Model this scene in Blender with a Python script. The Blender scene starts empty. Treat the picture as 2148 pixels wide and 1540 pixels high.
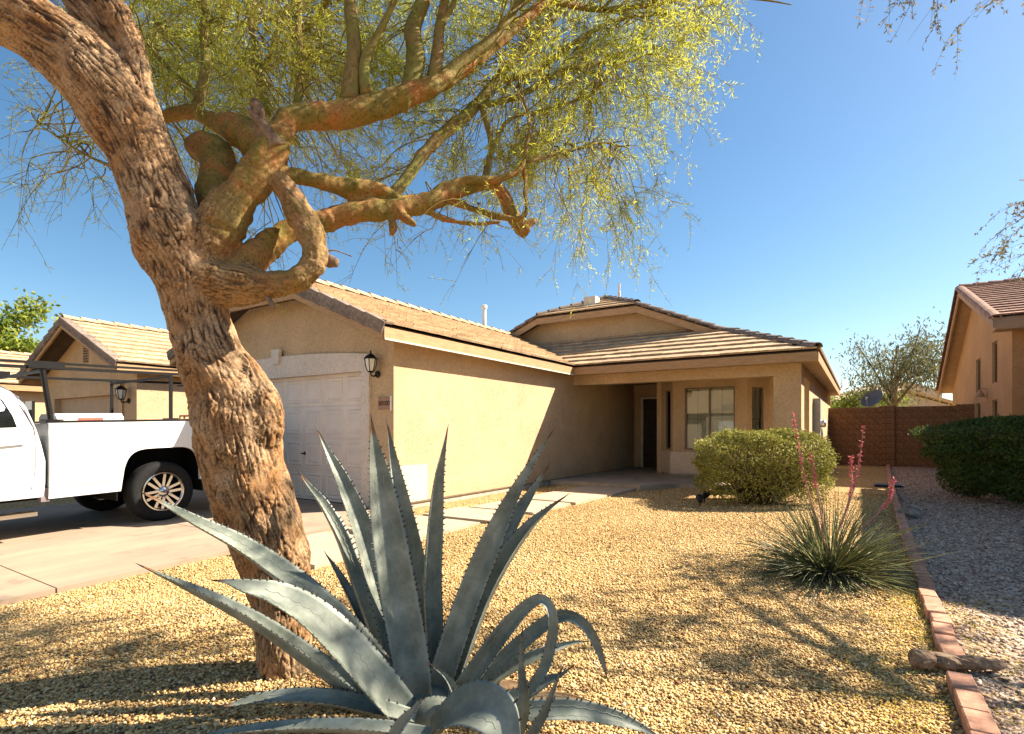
import bpy, math, random
import numpy as np
from mathutils import Vector, Matrix
random.seed(7); rng = np.random.default_rng(11)
SC = bpy.context.scene
COL = SC.collection
R_ = math.radians
# ------------------------------------------------------------------ camera, sky, sun, exposure
FOC, CX, HY, EYE = 1140.0, 1074.0, 902.0, 1.2        # focal length / principal point / horizon in photo pixels, eye height
YAW = R_(32.67)
cam_d = bpy.data.cameras.new('camera'); cam = bpy.data.objects.new('camera', cam_d); COL.objects.link(cam)
cam.location = (0, 0, EYE); cam.rotation_euler = (R_(90), 0, YAW)
cam_d.sensor_width = 36; cam_d.lens = 36 * FOC / 2148; cam_d.shift_y = (HY - 770) / 2148
cam_d.clip_start = 0.05; cam_d.clip_end = 6000
SC.camera = cam
SUN_AZ, SUN_EL = R_(44), R_(42)                       # azimuth counted from +X towards +Y
world = bpy.data.worlds.new('World'); SC.world = world; world.use_nodes = True
wn = world.node_tree.nodes; wl = world.node_tree.links
sky = wn.new('ShaderNodeTexSky'); sky.sky_type = 'NISHITA'; sky.sun_disc = False
sky.sun_elevation = SUN_EL; sky.sun_rotation = math.pi / 2 - SUN_AZ
sky.altitude = 400; sky.air_density = 1.0; sky.dust_density = 0.9; sky.ozone_density = 1.6
bg = wn['Background']; bg.inputs['Strength'].default_value = 0.056
hsv = wn.new('ShaderNodeHueSaturation'); hsv.inputs['Saturation'].default_value = 1.2; hsv.inputs['Hue'].default_value = 0.492
wl.new(sky.outputs[0], hsv.inputs['Color']); wl.new(hsv.outputs[0], bg.inputs['Color'])
sun_d = bpy.data.lights.new('sun', 'SUN'); sun_d.energy = 5.0; sun_d.angle = R_(0.5); sun_d.color = (1.0, 0.90, 0.74)
sun = bpy.data.objects.new('sun', sun_d); COL.objects.link(sun)
sv = Vector((math.cos(SUN_EL) * math.cos(SUN_AZ), math.cos(SUN_EL) * math.sin(SUN_AZ), math.sin(SUN_EL)))
sun.location = sv * 60; sun.rotation_euler = sv.to_track_quat('Z', 'Y').to_euler()
SC.view_settings.view_transform = 'Standard'; SC.view_settings.look = 'None'
SC.view_settings.exposure = 1.68; SC.view_settings.gamma = 1.0; SC.view_settings.use_curve_mapping = False
SC.cycles.max_bounces = 8; SC.cycles.diffuse_bounces = 2; SC.cycles.transparent_max_bounces = 12
SC.cycles.sample_clamp_indirect = 6.0

# ------------------------------------------------------------------ helpers
FW = np.array([-math.sin(YAW), math.cos(YAW)]); RT = np.array([math.cos(YAW), math.sin(YAW)])
def P(u, v, d):                                       # a point of the place: where the sight line of a photo pixel is d metres deep
    xy = d * (FW + (u - CX) / FOC * RT)
    return np.array([xy[0], xy[1], EYE + d * (HY - v) / FOC])
def ground_h(x, y):                                   # the yard falls gently towards the street on the driveway side
    x = np.asarray(x, float); y = np.asarray(y, float)
    w = np.clip((-2.6 - x) / 2.4, 0, 1); w = w * w * (3 - 2 * w)
    return -0.03 * np.clip(5.6 - y, 0, 9) * w
def link(o, parent=None):
    COL.objects.link(o)
    if parent is not None:
        o.parent = parent
        if parent.type == 'EMPTY': o.matrix_parent_inverse = Matrix.Translation(-parent.location)
    return o
def tag(o, label, cat, group=None):
    o['label'] = label; o['category'] = cat
    if group: o['group'] = group
    return o
def thing(name, label, cat, loc, group=None):
    o = bpy.data.objects.new(name, None); o.location = loc; o.empty_display_size = 0.2
    COL.objects.link(o); return tag(o, label, cat, group)
class MB:
    def __init__(s): s.v = []; s.f = []; s.n = 0
    def add(s, v, f):
        s.v.extend([tuple(map(float, p)) for p in v]); s.f.extend([tuple(i + s.n for i in q) for q in f]); s.n += len(v); return s
    def box(s, x0, x1, y0, y1, z0, z1):
        return s.add([(x0,y0,z0),(x1,y0,z0),(x1,y1,z0),(x0,y1,z0),(x0,y0,z1),(x1,y0,z1),(x1,y1,z1),(x0,y1,z1)],
                     [(0,3,2,1),(4,5,6,7),(0,1,5,4),(1,2,6,5),(2,3,7,6),(3,0,4,7)])
    def bar(s, A, B, w, h, up=(0,0,1), off=0.0):      # a beam of section w x h from A to B
        A = Vector(A); B = Vector(B); t = (B - A).normalized(); up = Vector(up); sd = t.cross(up).normalized(); n = sd.cross(t).normalized()
        v = []
        for c in (A, B):
            for a, b in ((-1,-1),(1,-1),(1,1),(-1,1)): v.append(c + sd * (a * w / 2) + n * (b * h / 2 + off))
        return s.add(v, [(0,1,2,3),(7,6,5,4),(0,4,5,1),(1,5,6,2),(2,6,7,3),(3,7,4,0)])
    def prism(s, poly, ext):                          # planar polygon (3-D points) pushed along ext
        n = len(poly); e = np.array(ext, float); pl = [np.array(p, float) for p in poly]
        return s.add(pl + [p + e for p in pl], [tuple(range(n))[::-1], tuple(range(n, 2*n))] + [(i, (i+1) % n, (i+1) % n + n, i + n) for i in range(n)])
    def lathe(s, c, prof, n=16, axis='z', cap=True):            # prof: (radius, height)
        v = []; f = []
        for r, h in prof:
            for k in range(n):
                a = 2 * math.pi * k / n; p = (r * math.cos(a), r * math.sin(a), h)
                if axis == 'x': p = (p[2], p[0], p[1])
                if axis == 'y': p = (p[0], p[2], p[1])
                v.append((c[0] + p[0], c[1] + p[1], c[2] + p[2]))
        for i in range(len(prof) - 1):
            for k in range(n): f.append((i*n + k, i*n + (k+1) % n, (i+1)*n + (k+1) % n, (i+1)*n + k))
        if cap: f.append(tuple(range(n))[::-1]); f.append(tuple(range((len(prof)-1)*n, len(prof)*n)))
        return s.add(v, f)
    def tube(s, pts, rad, n=8, cap=True):
        v, f = tube_geo(np.array(pts, float), np.broadcast_to(np.array(rad, float), (len(pts),)), n, cap); return s.add(v, f)
    def build(s, name, mat, parent=None, smooth=False):
        m = bpy.data.meshes.new(name); m.from_pydata(s.v, [], s.f)
        m.update(); o = bpy.data.objects.new(name, m)
        if mat is not None: m.materials.append(mat)
        fix_normals(m)
        if smooth: m.polygons.foreach_set('use_smooth', [True] * len(m.polygons))
        return link(o, parent)
import bmesh
def fix_normals(m):
    b = bmesh.new(); b.from_mesh(m); bmesh.ops.recalc_face_normals(b, faces=b.faces); b.to_mesh(m); b.free()
def tube_geo(p, r, n=8, cap=True):
    k = len(p); t = np.gradient(p, axis=0); t /= np.linalg.norm(t, axis=1)[:, None] + 1e-9
    a = np.array([0, 0, 1.0]) if abs(t[0][2]) < 0.9 else np.array([1.0, 0, 0])
    u = np.cross(t[0], a); u /= np.linalg.norm(u); V = []; F = []
    ang = np.arange(n) * 2 * math.pi / n
    for i in range(k):
        u = u - t[i] * np.dot(u, t[i]); u /= np.linalg.norm(u) + 1e-9; w = np.cross(t[i], u)
        V.append(p[i] + r[i] * (np.cos(ang)[:, None] * u + np.sin(ang)[:, None] * w))
    for i in range(k - 1):
        for j in range(n): F.append((i*n + j, i*n + (j+1) % n, (i+1)*n + (j+1) % n, (i+1)*n + j))
    if cap: F.append(tuple(range(n))[::-1]); F.append(tuple(range((k-1)*n, k*n)))
    return np.concatenate(V), F
def spline(pts, m=8):                                 # Catmull-Rom through the rows of pts (any number of columns)
    p = np.array(pts, float); p = np.vstack([2*p[0] - p[1], p, 2*p[-1] - p[-2]]); out = []
    for i in range(1, len(p) - 2):
        for t in np.arange(m) / m:
            a, b, c, d = p[i-1], p[i], p[i+1], p[i+2]
            out.append(0.5 * (2*b + (c-a)*t + (2*a-5*b+4*c-d)*t*t + (3*b-a-3*c+d)*t**3))
    out.append(p[-2]); return np.array(out)
def np_mesh(name, V, F, mat, parent=None, attr=None, smooth=False, dom='FACE'):
    V = np.asarray(V, np.float32); F = np.asarray(F, np.int32); k = F.shape[1]; m = bpy.data.meshes.new(name)
    m.vertices.add(len(V)); m.vertices.foreach_set('co', V.ravel())
    m.loops.add(F.size); m.loops.foreach_set('vertex_index', F.ravel())
    m.polygons.add(len(F)); m.polygons.foreach_set('loop_start', np.arange(0, F.size, k, dtype=np.int32))
    if smooth: m.polygons.foreach_set('use_smooth', np.ones(len(F), bool))
    m.update(calc_edges=True)
    if attr is not None:
        a = m.attributes.new('tint', 'FLOAT', dom); a.data.foreach_set('value', np.asarray(attr, np.float32))
    m.materials.append(mat)
    return link(bpy.data.objects.new(name, m), parent)
def unit(a): return a / (np.linalg.norm(a, axis=-1, keepdims=True) + 1e-9)
def rand_dirs(n): return unit(rng.normal(size=(n, 3)))
def tubes_np(path, rad, n=3):                         # path (N,K,3), rad (N,K): N thin tubes at once
    N, K, _ = path.shape; t = unit(np.gradient(path, axis=1)); a = np.array([0.31, 0.17, 0.93])
    u = unit(np.cross(t, a)); w = np.cross(t, u); ang = np.arange(n) * 2 * math.pi / n
    V = path[:, :, None, :] + rad[:, :, None, None] * (np.cos(ang)[None, None, :, None] * u[:, :, None, :] + np.sin(ang)[None, None, :, None] * w[:, :, None, :])
    base = (np.arange(N) * K * n)[:, None, None]; i = np.arange(K - 1)[None, :, None]; j = np.arange(n)[None, None, :]; j2 = (j + 1) % n
    F = np.stack([base + i*n + j, base + i*n + j2, base + (i+1)*n + j2, base + (i+1)*n + j], -1)
    return V.reshape(-1, 3), F.reshape(-1, 4)
def leaf_quads(c, d, L, W, nrm=None):                 # rhombic leaves: centre c, direction d, length L, width W
    n = len(c); d = unit(d); s = unit(np.cross(d, rand_dirs(n) if nrm is None else nrm))
    L = np.broadcast_to(L, (n,))[:, None]; W = np.broadcast_to(W, (n,))[:, None]
    V = np.stack([c, c + d*L*0.45 + s*W*0.5, c + d*L, c + d*L*0.55 - s*W*0.5], 1)
    return V.reshape(-1, 3), np.arange(4*n).reshape(-1, 4)
def merge(parts):
    V = []; F = []; o = 0
    for v, f in parts: V.append(v); F.append(f + o); o += len(v)
    return np.concatenate(V), np.concatenate(F)

# ------------------------------------------------------------------ materials
def new_mat(name):
    m = bpy.data.materials.new(name); m.use_nodes = True; nt = m.node_tree; return m, nt.nodes, nt.links, nt.nodes['Principled BSDF']
def mat(name, col, rough=0.8, var=0.12, scale=6.0, bump=0.0, bscale=80.0, bdist=0.01, spec=0.3, metal=0.0, col2=None, detail=6.0, stretch=None, objrand=0.0):
    m, N, L, b = new_mat(name)
    b.inputs['Roughness'].default_value = rough; b.inputs['Metallic'].default_value = metal; b.inputs['Specular IOR Level'].default_value = spec
    tc = N.new('ShaderNodeTexCoord'); src = tc.outputs['Object']
    if stretch:
        mp = N.new('ShaderNodeMapping'); mp.inputs['Scale'].default_value = stretch; L.new(src, mp.inputs['Vector']); src = mp.outputs[0]
    nz = N.new('ShaderNodeTexNoise'); nz.inputs['Scale'].default_value = scale; nz.inputs['Detail'].default_value = detail; nz.inputs['Roughness'].default_value = 0.6
    L.new(src, nz.inputs['Vector'])
    rp = N.new('ShaderNodeValToRGB'); c = np.array(col); c2 = np.array(col2) if col2 else c * (1 - 2.2 * var)
    rp.color_ramp.elements[0].position = 0.32; rp.color_ramp.elements[1].position = 0.68
    hi = c if col2 else np.minimum(c * (1 + var), 0.95)
    rp.color_ramp.elements[0].color = (*np.clip(c2, 0, 1), 1); rp.color_ramp.elements[1].color = (*hi, 1)
    L.new(nz.outputs['Fac'], rp.inputs['Fac']); out = rp.outputs['Color']
    if objrand:
        oi = N.new('ShaderNodeObjectInfo'); hs = N.new('ShaderNodeHueSaturation'); mr = N.new('ShaderNodeMapRange')
        mr.inputs['To Min'].default_value = 1 - objrand; mr.inputs['To Max'].default_value = 1 + objrand
        L.new(oi.outputs['Random'], mr.inputs['Value']); L.new(mr.outputs[0], hs.inputs['Value']); L.new(out, hs.inputs['Color']); out = hs.outputs['Color']
    L.new(out, b.inputs['Base Color'])
    if bump:
        n2 = N.new('ShaderNodeTexNoise'); n2.inputs['Scale'].default_value = bscale; n2.inputs['Detail'].default_value = 4
        L.new(src, n2.inputs['Vector']); bp = N.new('ShaderNodeBump'); bp.inputs['Strength'].default_value = bump; bp.inputs['Distance'].default_value = bdist
        L.new(n2.outputs['Fac'], bp.inputs['Height']); L.new(bp.outputs[0], b.inputs['Normal'])
    return m
def tint_mat(name, cols, rough=0.85, trans=0.0, spec=0.25, attr='tint'):   # colour per piece from the 'tint' attribute
    m, N, L, b = new_mat(name); b.inputs['Roughness'].default_value = rough; b.inputs['Specular IOR Level'].default_value = spec
    at = N.new('ShaderNodeAttribute'); at.attribute_name = attr
    rp = N.new('ShaderNodeValToRGB'); el = rp.color_ramp.elements
    while len(el) < len(cols): el.new(0.5)
    for i, c in enumerate(cols): el[i].position = i / (len(cols) - 1); el[i].color = (*c, 1)
    L.new(at.outputs['Fac'], rp.inputs['Fac']); L.new(rp.outputs[0], b.inputs['Base Color'])
    if trans:
        t = N.new('ShaderNodeBsdfTranslucent'); mx = N.new('ShaderNodeMixShader'); mx.inputs[0].default_value = trans
        L.new(rp.outputs[0], t.inputs['Color']); L.new(b.outputs[0], mx.inputs[1]); L.new(t.outputs[0], mx.inputs[2]); L.new(mx.outputs[0], N['Material Output'].inputs[0])
    return m
def stucco(name, col, var=0.10):
    m, N, L, b = new_mat(name); b.inputs['Roughness'].default_value = 0.92; b.inputs['Specular IOR Level'].default_value = 0.15
    tc = N.new('ShaderNodeTexCoord')
    big = N.new('ShaderNodeTexNoise'); big.inputs['Scale'].default_value = 1.1; big.inputs['Detail'].default_value = 8; big.inputs['Roughness'].default_value = 0.65
    fine = N.new('ShaderNodeTexNoise'); fine.inputs['Scale'].default_value = 26; fine.inputs['Detail'].default_value = 6; fine.inputs['Roughness'].default_value = 0.7; fine.inputs['Distortion'].default_value = 1.2
    for n in (big, fine): L.new(tc.outputs['Object'], n.inputs['Vector'])
    rp = N.new('ShaderNodeValToRGB'); c = np.array(col); rp.color_ramp.elements[0].position = 0.3; rp.color_ramp.elements[1].position = 0.7
    rp.color_ramp.elements[0].color = (*(c * (1 - 1.6 * var)), 1); rp.color_ramp.elements[1].color = (*(c * (1 + var)), 1)
    L.new(big.outputs['Fac'], rp.inputs['Fac'])
    r2 = N.new('ShaderNodeValToRGB'); r2.color_ramp.elements[0].position = 0.33; r2.color_ramp.elements[1].position = 0.55
    r2.color_ramp.elements[0].color = (0.74, 0.70, 0.66, 1); r2.color_ramp.elements[1].color = (1, 1, 1, 1); L.new(fine.outputs['Fac'], r2.inputs['Fac'])
    mx = N.new('ShaderNodeMixRGB'); mx.blend_type = 'MULTIPLY'; mx.inputs[0].default_value = 1; L.new(rp.outputs[0], mx.inputs[1]); L.new(r2.outputs[0], mx.inputs[2])
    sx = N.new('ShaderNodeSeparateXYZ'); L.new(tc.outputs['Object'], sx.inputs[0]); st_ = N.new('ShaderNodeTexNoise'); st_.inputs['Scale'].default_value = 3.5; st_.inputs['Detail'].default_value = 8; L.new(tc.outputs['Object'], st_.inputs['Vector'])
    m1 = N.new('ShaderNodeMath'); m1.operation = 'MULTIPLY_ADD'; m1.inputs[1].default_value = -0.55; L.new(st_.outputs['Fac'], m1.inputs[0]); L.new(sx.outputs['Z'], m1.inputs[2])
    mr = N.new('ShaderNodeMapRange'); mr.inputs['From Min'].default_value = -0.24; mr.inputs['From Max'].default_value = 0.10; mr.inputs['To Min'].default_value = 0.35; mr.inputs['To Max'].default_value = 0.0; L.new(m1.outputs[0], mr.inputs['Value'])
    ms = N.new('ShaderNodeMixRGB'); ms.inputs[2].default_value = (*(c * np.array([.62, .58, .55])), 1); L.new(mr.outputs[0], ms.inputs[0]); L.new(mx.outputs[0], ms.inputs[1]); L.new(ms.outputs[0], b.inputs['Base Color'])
    bp = N.new('ShaderNodeBump'); bp.inputs['Strength'].default_value = 0.8; bp.inputs['Distance'].default_value = 0.018
    L.new(fine.outputs['Fac'], bp.inputs['Height']); L.new(bp.outputs[0], b.inputs['Normal'])
    return m
def glass_mat(name, tint=(0.92, 0.94, 0.9), base=0.12):
    m, N, L, b = new_mat(name); N.remove(b)
    g = N.new('ShaderNodeBsdfGlossy'); g.inputs['Roughness'].default_value = 0.02
    t = N.new('ShaderNodeBsdfTransparent'); t.inputs['Color'].default_value = (*tint, 1)
    fr = N.new('ShaderNodeFresnel'); fr.inputs['IOR'].default_value = 1.5; ad = N.new('ShaderNodeMath'); ad.operation = 'ADD'; ad.inputs[1].default_value = base; ad.use_clamp = True
    mx = N.new('ShaderNodeMixShader'); L.new(fr.outputs[0], ad.inputs[0]); L.new(ad.outputs[0], mx.inputs[0]); L.new(t.outputs[0], mx.inputs[1]); L.new(g.outputs[0], mx.inputs[2])
    L.new(mx.outputs[0], N['Material Output'].inputs[0]); return m
M = {}
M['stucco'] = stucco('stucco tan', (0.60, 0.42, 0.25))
M['stucco_trim'] = stucco('stucco trim', (0.74, 0.63, 0.54), 0.06)
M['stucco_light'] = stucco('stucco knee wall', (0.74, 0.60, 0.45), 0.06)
M['stucco_n'] = stucco('stucco neighbour', (0.55, 0.32, 0.16))
M['stucco_far'] = stucco('stucco far', (0.50, 0.40, 0.30))
M['found'] = mat('foundation concrete', (0.42, 0.36, 0.29), 0.95, 0.12, 9, 0.3, 60)
M['fascia'] = mat('fascia paint', (0.43, 0.26, 0.13), 0.7, 0.10, 5, 0.15, 40, stretch=(1, 1, 6))
M['soffit'] = mat('soffit paint', (0.40, 0.27, 0.17), 0.8, 0.08, 4)
M['drip'] = mat('drip edge', (0.66, 0.56, 0.44), 0.6, 0.08, 8)
M['tile'] = mat('roof tile', (0.49, 0.34, 0.205), 0.9, 0.16, 9, 0.35, 70, objrand=0.16)
M['tile_dark'] = mat('rake and ridge tile', (0.22, 0.165, 0.13), 0.9, 0.2, 12, 0.4, 60, objrand=0.2)
M['tile_red'] = mat('neighbour roof tile', (0.34, 0.19, 0.135), 0.9, 0.18, 9, 0.35, 70, objrand=0.18)
M['deck'] = mat('roof deck', (0.10, 0.07, 0.055), 0.95)
M['door'] = mat('garage door paint', (0.76, 0.645, 0.56), 0.55, 0.05, 3, 0.12, 120, 0.004)
M['door_n'] = mat('neighbour garage door paint', (0.42, 0.28, 0.17), 0.6, 0.05, 3)
M['front_door'] = mat('front door', (0.035, 0.022, 0.016), 0.5, 0.2, 5)
M['frame'] = mat('bronze window frame', (0.20, 0.15, 0.10), 0.5, 0.08, 6)
M['white'] = mat('white paint', (0.78, 0.76, 0.72), 0.5, 0.04, 6)
M['black'] = mat('black metal', (0.014, 0.013, 0.012), 0.45, 0.2, 12)
M['grey'] = mat('grey metal', (0.28, 0.29, 0.30), 0.45, 0.08, 8)
M['blind'] = mat('window blind', (0.80, 0.72, 0.54), 0.6, 0.03, 4)
M['glass'] = glass_mat('window glass', base=0.015)
M['lamp_glass'] = mat('lamp glass', (0.72, 0.70, 0.62), 0.15, 0.05, 5)
M['plaque'] = mat('address plaque', (0.42, 0.235, 0.15), 0.7, 0.1, 20)
M['plaque_ink'] = mat('address figures', (0.10, 0.04, 0.025), 0.6, 0.1, 20)
M['steel'] = mat('galvanised', (0.55, 0.56, 0.57), 0.35, 0.06, 8, metal=0.9)
# ------------------------------------------------------------------ roof covering
def clip_poly(pts, poly):                             # Sutherland-Hodgman against a convex counter-clockwise polygon
    out = list(pts)
    for i in range(len(poly)):
        a = poly[i]; b = poly[(i+1) % len(poly)]; inp = out; out = []
        if not inp: return []
        side = lambda p: (b[0]-a[0])*(p[1]-a[1]) - (b[1]-a[1])*(p[0]-a[0])
        for k in range(len(inp)):
            p = inp[k]; q = inp[(k+1) % len(inp)]; sp = side(p); sq = side(q)
            if sp >= -1e-9: out.append(p)
            if (sp > 1e-9 and sq < -1e-9) or (sp < -1e-9 and sq > 1e-9):
                t = sp / (sp - sq); out.append((p[0] + (q[0]-p[0])*t, p[1] + (q[1]-p[1])*t))
    return out
TILE_W, TILE_E, TILE_L, TILE_T = 0.36, 0.36, 0.42, 0.038
def tile_top(v): return 0.084 - 0.046 * v / TILE_L
_tile_mesh = {}
def poly_tile_geo(pg, u0, v0):
    top = [(u-u0, v-v0, tile_top(v-v0)) for u, v in pg]; n = len(top)
    v = top + [(a, b, c - TILE_T) for a, b, c in top]
    return v, [tuple(range(n)), tuple(range(n, 2*n))[::-1]] + [(i+n, (i+1) % n + n, (i+1) % n, i) for i in range(n)]
def full_tile(m):
    if m.name not in _tile_mesh:
        g = 0.004; pg = [(g, 0), (TILE_W-g, 0), (TILE_W-g, TILE_L), (g, TILE_L)]
        v, f = poly_tile_geo(pg, 0, 0); me = bpy.data.meshes.new('tile'); me.from_pydata(v, [], f); me.materials.append(m); _tile_mesh[m.name] = me
    return _tile_mesh[m.name]
def tile_plane(parent, O, U, V, poly, m, stuff=None, keep=None):
    """cover a roof plane with flat tiles; stuff: an MB that takes them joined, otherwise each tile is an object"""
    O = Vector(O); U = Vector(U).normalized(); V = Vector(V).normalized(); N = U.cross(V)
    us = [p[0] for p in poly]; vs = [p[1] for p in poly]; cnt = 0
    row = int(math.floor(min(vs) / TILE_E))
    while row * TILE_E < max(vs):
        v0 = row * TILE_E - 0.035; off = (row % 2) * TILE_W / 2; col = int(math.floor((min(us) - off) / TILE_W))
        while col * TILE_W + off < max(us):
            u0 = col * TILE_W + off; g = 0.004
            full = [(u0+g, v0), (u0+TILE_W-g, v0), (u0+TILE_W-g, v0+TILE_L), (u0+g, v0+TILE_L)]
            big = [(p[0], p[1] - (0.04 if p[1] <= min(vs) + 1e-6 else 0)) for p in poly]
            pg = clip_poly(full, big); col += 1
            if len(pg) < 3: continue
            area = abs(sum(pg[i][0]*pg[(i+1) % len(pg)][1] - pg[(i+1) % len(pg)][0]*pg[i][1] for i in range(len(pg)))) / 2
            if area < 0.006: continue
            org = O + U*u0 + V*v0; mtx = Matrix((( U.x, V.x, N.x, org.x), (U.y, V.y, N.y, org.y), (U.z, V.z, N.z, org.z), (0, 0, 0, 1)))
            is_full = area > 0.97 * (TILE_W - 2*g) * TILE_L
            c = org + U*TILE_W/2 + V*TILE_L/2
            if stuff is not None and (keep is None or not keep(c)):
                v, f = poly_tile_geo(pg, u0, v0); stuff.add([mtx @ Vector(p) for p in v], f); continue
            if is_full:
                me = full_tile(m); mtx = mtx @ Matrix.Rotation(random.gauss(0, 0.006), 4, 'Z') @ Matrix.Rotation(random.gauss(0, 0.006), 4, 'Y') @ Matrix.Translation((0, random.gauss(0, 0.004), random.uniform(0, 0.004)))
            else:
                v, f = poly_tile_geo(pg, u0, v0); me = bpy.data.meshes.new('tile'); me.from_pydata(v, [], f); me.materials.append(m)
            o = bpy.data.objects.new('tile', me); link(o, parent); o.matrix_basis = mtx; cnt += 1
        row += 1
    return cnt
def deck(mb, O, U, V, poly, th=0.05):
    O = Vector(O); U = Vector(U).normalized(); V = Vector(V).normalized(); N = U.cross(V)
    mb.prism([O + U*a + V*b for a, b in poly], -N * th)
_cap = {}
def caps(parent, A, B, m, name='ridge_tile', r=0.105, step=0.36, lift=0.03, kind='round'):
    A = Vector(A); B = Vector(B); t = (B - A); L = t.length; t.normalize(); n = max(1, round(L / step)); st = L / n
    key = (m.name, kind, round(st, 3), r)
    if key not in _cap:
        mb = MB(); ln = st + 0.045
        if kind == 'round':
            seg = 7; v = []
            for x, h in ((0, 0.030), (ln, 0.0)):
                for q in (r, r - 0.022):
                    for k in range(seg + 1):
                        a = math.pi * k / seg; v.append((x, q * 1.05 * math.cos(a), h + q * 0.85 * math.sin(a)))
            w = seg + 1; f = []
            for k in range(seg):
                f += [(k, k+1, 2*w+k+1, 2*w+k), (w+k+1, w+k, 3*w+k, 3*w+k+1), (k+1, k, w+k, w+k+1), (2*w+k, 2*w+k+1, 3*w+k+1, 3*w+k)]
            f += [(0, 2*w, 3*w, w), (w-1, 2*w-1, 4*w-1, 3*w-1)]
            mb.add(v, f)
        else:                                          # rake: face board of tile turned over the edge
            v = [(0, -0.068, -0.10), (ln, -0.040, -0.125), (ln, -0.040, 0.05), (0, -0.068, 0.075), (0, -0.02, -0.10), (ln, -0.018, -0.125), (ln, -0.018, 0.05), (0, -0.02, 0.075)]
            mb.add(v, [(0,1,2,3),(7,6,5,4),(0,4,5,1),(1,5,6,2),(2,6,7,3),(3,7,4,0)])
            v = [(0, -0.05, 0.05), (ln, -0.045, 0.025), (ln, 0.13, 0.03), (0, 0.13, 0.055), (0, -0.05, 0.078), (ln, -0.045, 0.053), (ln, 0.13, 0.055), (0, 0.13, 0.08)]
            mb.add(v, [(0,1,2,3),(7,6,5,4),(0,4,5,1),(1,5,6,2),(2,6,7,3),(3,7,4,0)])
        me = bpy.data.meshes.new(name); me.from_pydata(mb.v, [], mb.f); me.materials.append(m); fix_normals(me); _cap[key] = me
    up = Vector((0, 0, 1)); sd = up.cross(t).normalized(); nn = t.cross(sd)
    for k in range(n):
        p = A + t * (st * k) + nn * lift
        o = bpy.data.objects.new(name, _cap[key]); link(o, parent)
        o.matrix_basis = Matrix(((t.x, sd.x, nn.x, p.x), (t.y, sd.y, nn.y, p.y), (t.z, sd.z, nn.z, p.z), (0, 0, 0, 1))) @ Matrix.Rotation(random.gauss(0, 0.012), 4, 'Z')
def lantern(parent, x, y, z, s=1.0):                   # wall lantern on a wall that faces -Y
    mb = MB(); mb.lathe((x, y - 0.012*s, z - 0.13*s), [(0.055*s, 0.0), (0.05*s, -0.018*s), (0.02*s, -0.03*s)], 14, 'y')
    arm = spline([(x, y - 0.03*s, z - 0.13*s), (x, y - 0.09*s, z - 0.165*s), (x, y - 0.14*s, z - 0.15*s), (x, y - 0.15*s, z - 0.11*s)], 5)
    mb.tube(arm, 0.011*s, 8); cx, cy = x, y - 0.15*s
    mb.lathe((cx, cy, z), [(0.03*s, -0.115*s), (0.052*s, -0.10*s), (0.052*s, -0.092*s)], 6)
    mb.lathe((cx, cy, z), [(0.105*s, 0.085*s), (0.10*s, 0.10*s), (0.05*s, 0.15*s), (0.02*s, 0.165*s), (0.012*s, 0.175*s), (0.012*s, 0.20*s), (0.002*s, 0.225*s)], 6)
    for k in range(6):
        a = 2*math.pi*k/6; c, d = math.cos(a), math.sin(a)
        mb.tube([(cx + 0.05*s*c, cy + 0.05*s*d, z - 0.095*s), (cx + 0.078*s*c, cy + 0.078*s*d, z - 0.02*s), (cx + 0.092*s*c, cy + 0.092*s*d, z + 0.088*s)], 0.007*s, 5)
    o = mb.build('wall_lantern', M['black'], parent)
    g = MB().lathe((cx, cy, z), [(0.045*s, -0.092*s), (0.070*s, -0.02*s), (0.084*s, 0.085*s)], 6).build('glass', M['lamp_glass'], o); return o

# ------------------------------------------------------------------ ground
def grid_sheet(name, xs, ys, hf, m, kind='structure'):
    X, Y = np.meshgrid(xs, ys, indexing='ij'); Z = hf(X, Y); V = np.stack([X, Y, Z], -1).reshape(-1, 3); a, b = X.shape
    i = np.arange(a - 1)[:, None] * b + np.arange(b - 1)[None, :]
    F = np.stack([i, i + b, i + b + 1, i + 1], -1).reshape(-1, 4)
    o = np_mesh(name, V, F, m, smooth=True); o['kind'] = kind; return o
def gravel_mat(name, cols, scale):
    m, N, L, b = new_mat(name); b.inputs['Roughness'].default_value = 0.95; b.inputs['Specular IOR Level'].default_value = 0.15
    tc = N.new('ShaderNodeTexCoord'); vo = N.new('ShaderNodeTexVoronoi'); vo.inputs['Scale'].default_value = scale; L.new(tc.outputs['Object'], vo.inputs['Vector'])
    rp = N.new('ShaderNodeValToRGB'); el = rp.color_ramp.elements
    while len(el) < len(cols): el.new(0.5)
    for i, c in enumerate(cols): el[i].position = i / (len(cols)-1); el[i].color = (*c, 1)
    sp = N.new('ShaderNodeSeparateColor'); L.new(vo.outputs['Color'], sp.inputs[0]); L.new(sp.outputs[0], rp.inputs['Fac']); L.new(rp.outputs[0], b.inputs['Base Color'])
    bp = N.new('ShaderNodeBump'); bp.inputs['Strength'].default_value = 1.0; bp.inputs['Distance'].default_value = 0.02; bp.invert = True
    L.new(vo.outputs['Distance'], bp.inputs['Height']); L.new(bp.outputs[0], b.inputs['Normal']); return m
GOLD = [(0.16, 0.075, 0.035), (0.46, 0.27, 0.105), (0.64, 0.43, 0.175), (0.70, 0.50, 0.24), (0.80, 0.64, 0.40)]
GREYS = [(0.14, 0.08, 0.055), (0.31, 0.215, 0.155), (0.45, 0.33, 0.25), (0.53, 0.40, 0.30), (0.70, 0.58, 0.45)]
M['gravel_base'] = gravel_mat('gold gravel bed', [(0.10, 0.05, 0.02), (0.36, 0.22, 0.09), (0.55, 0.37, 0.16), (0.66, 0.48, 0.23)], 62)
M['gravel_base_n'] = gravel_mat('grey gravel bed', GREYS[:4], 34)
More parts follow.
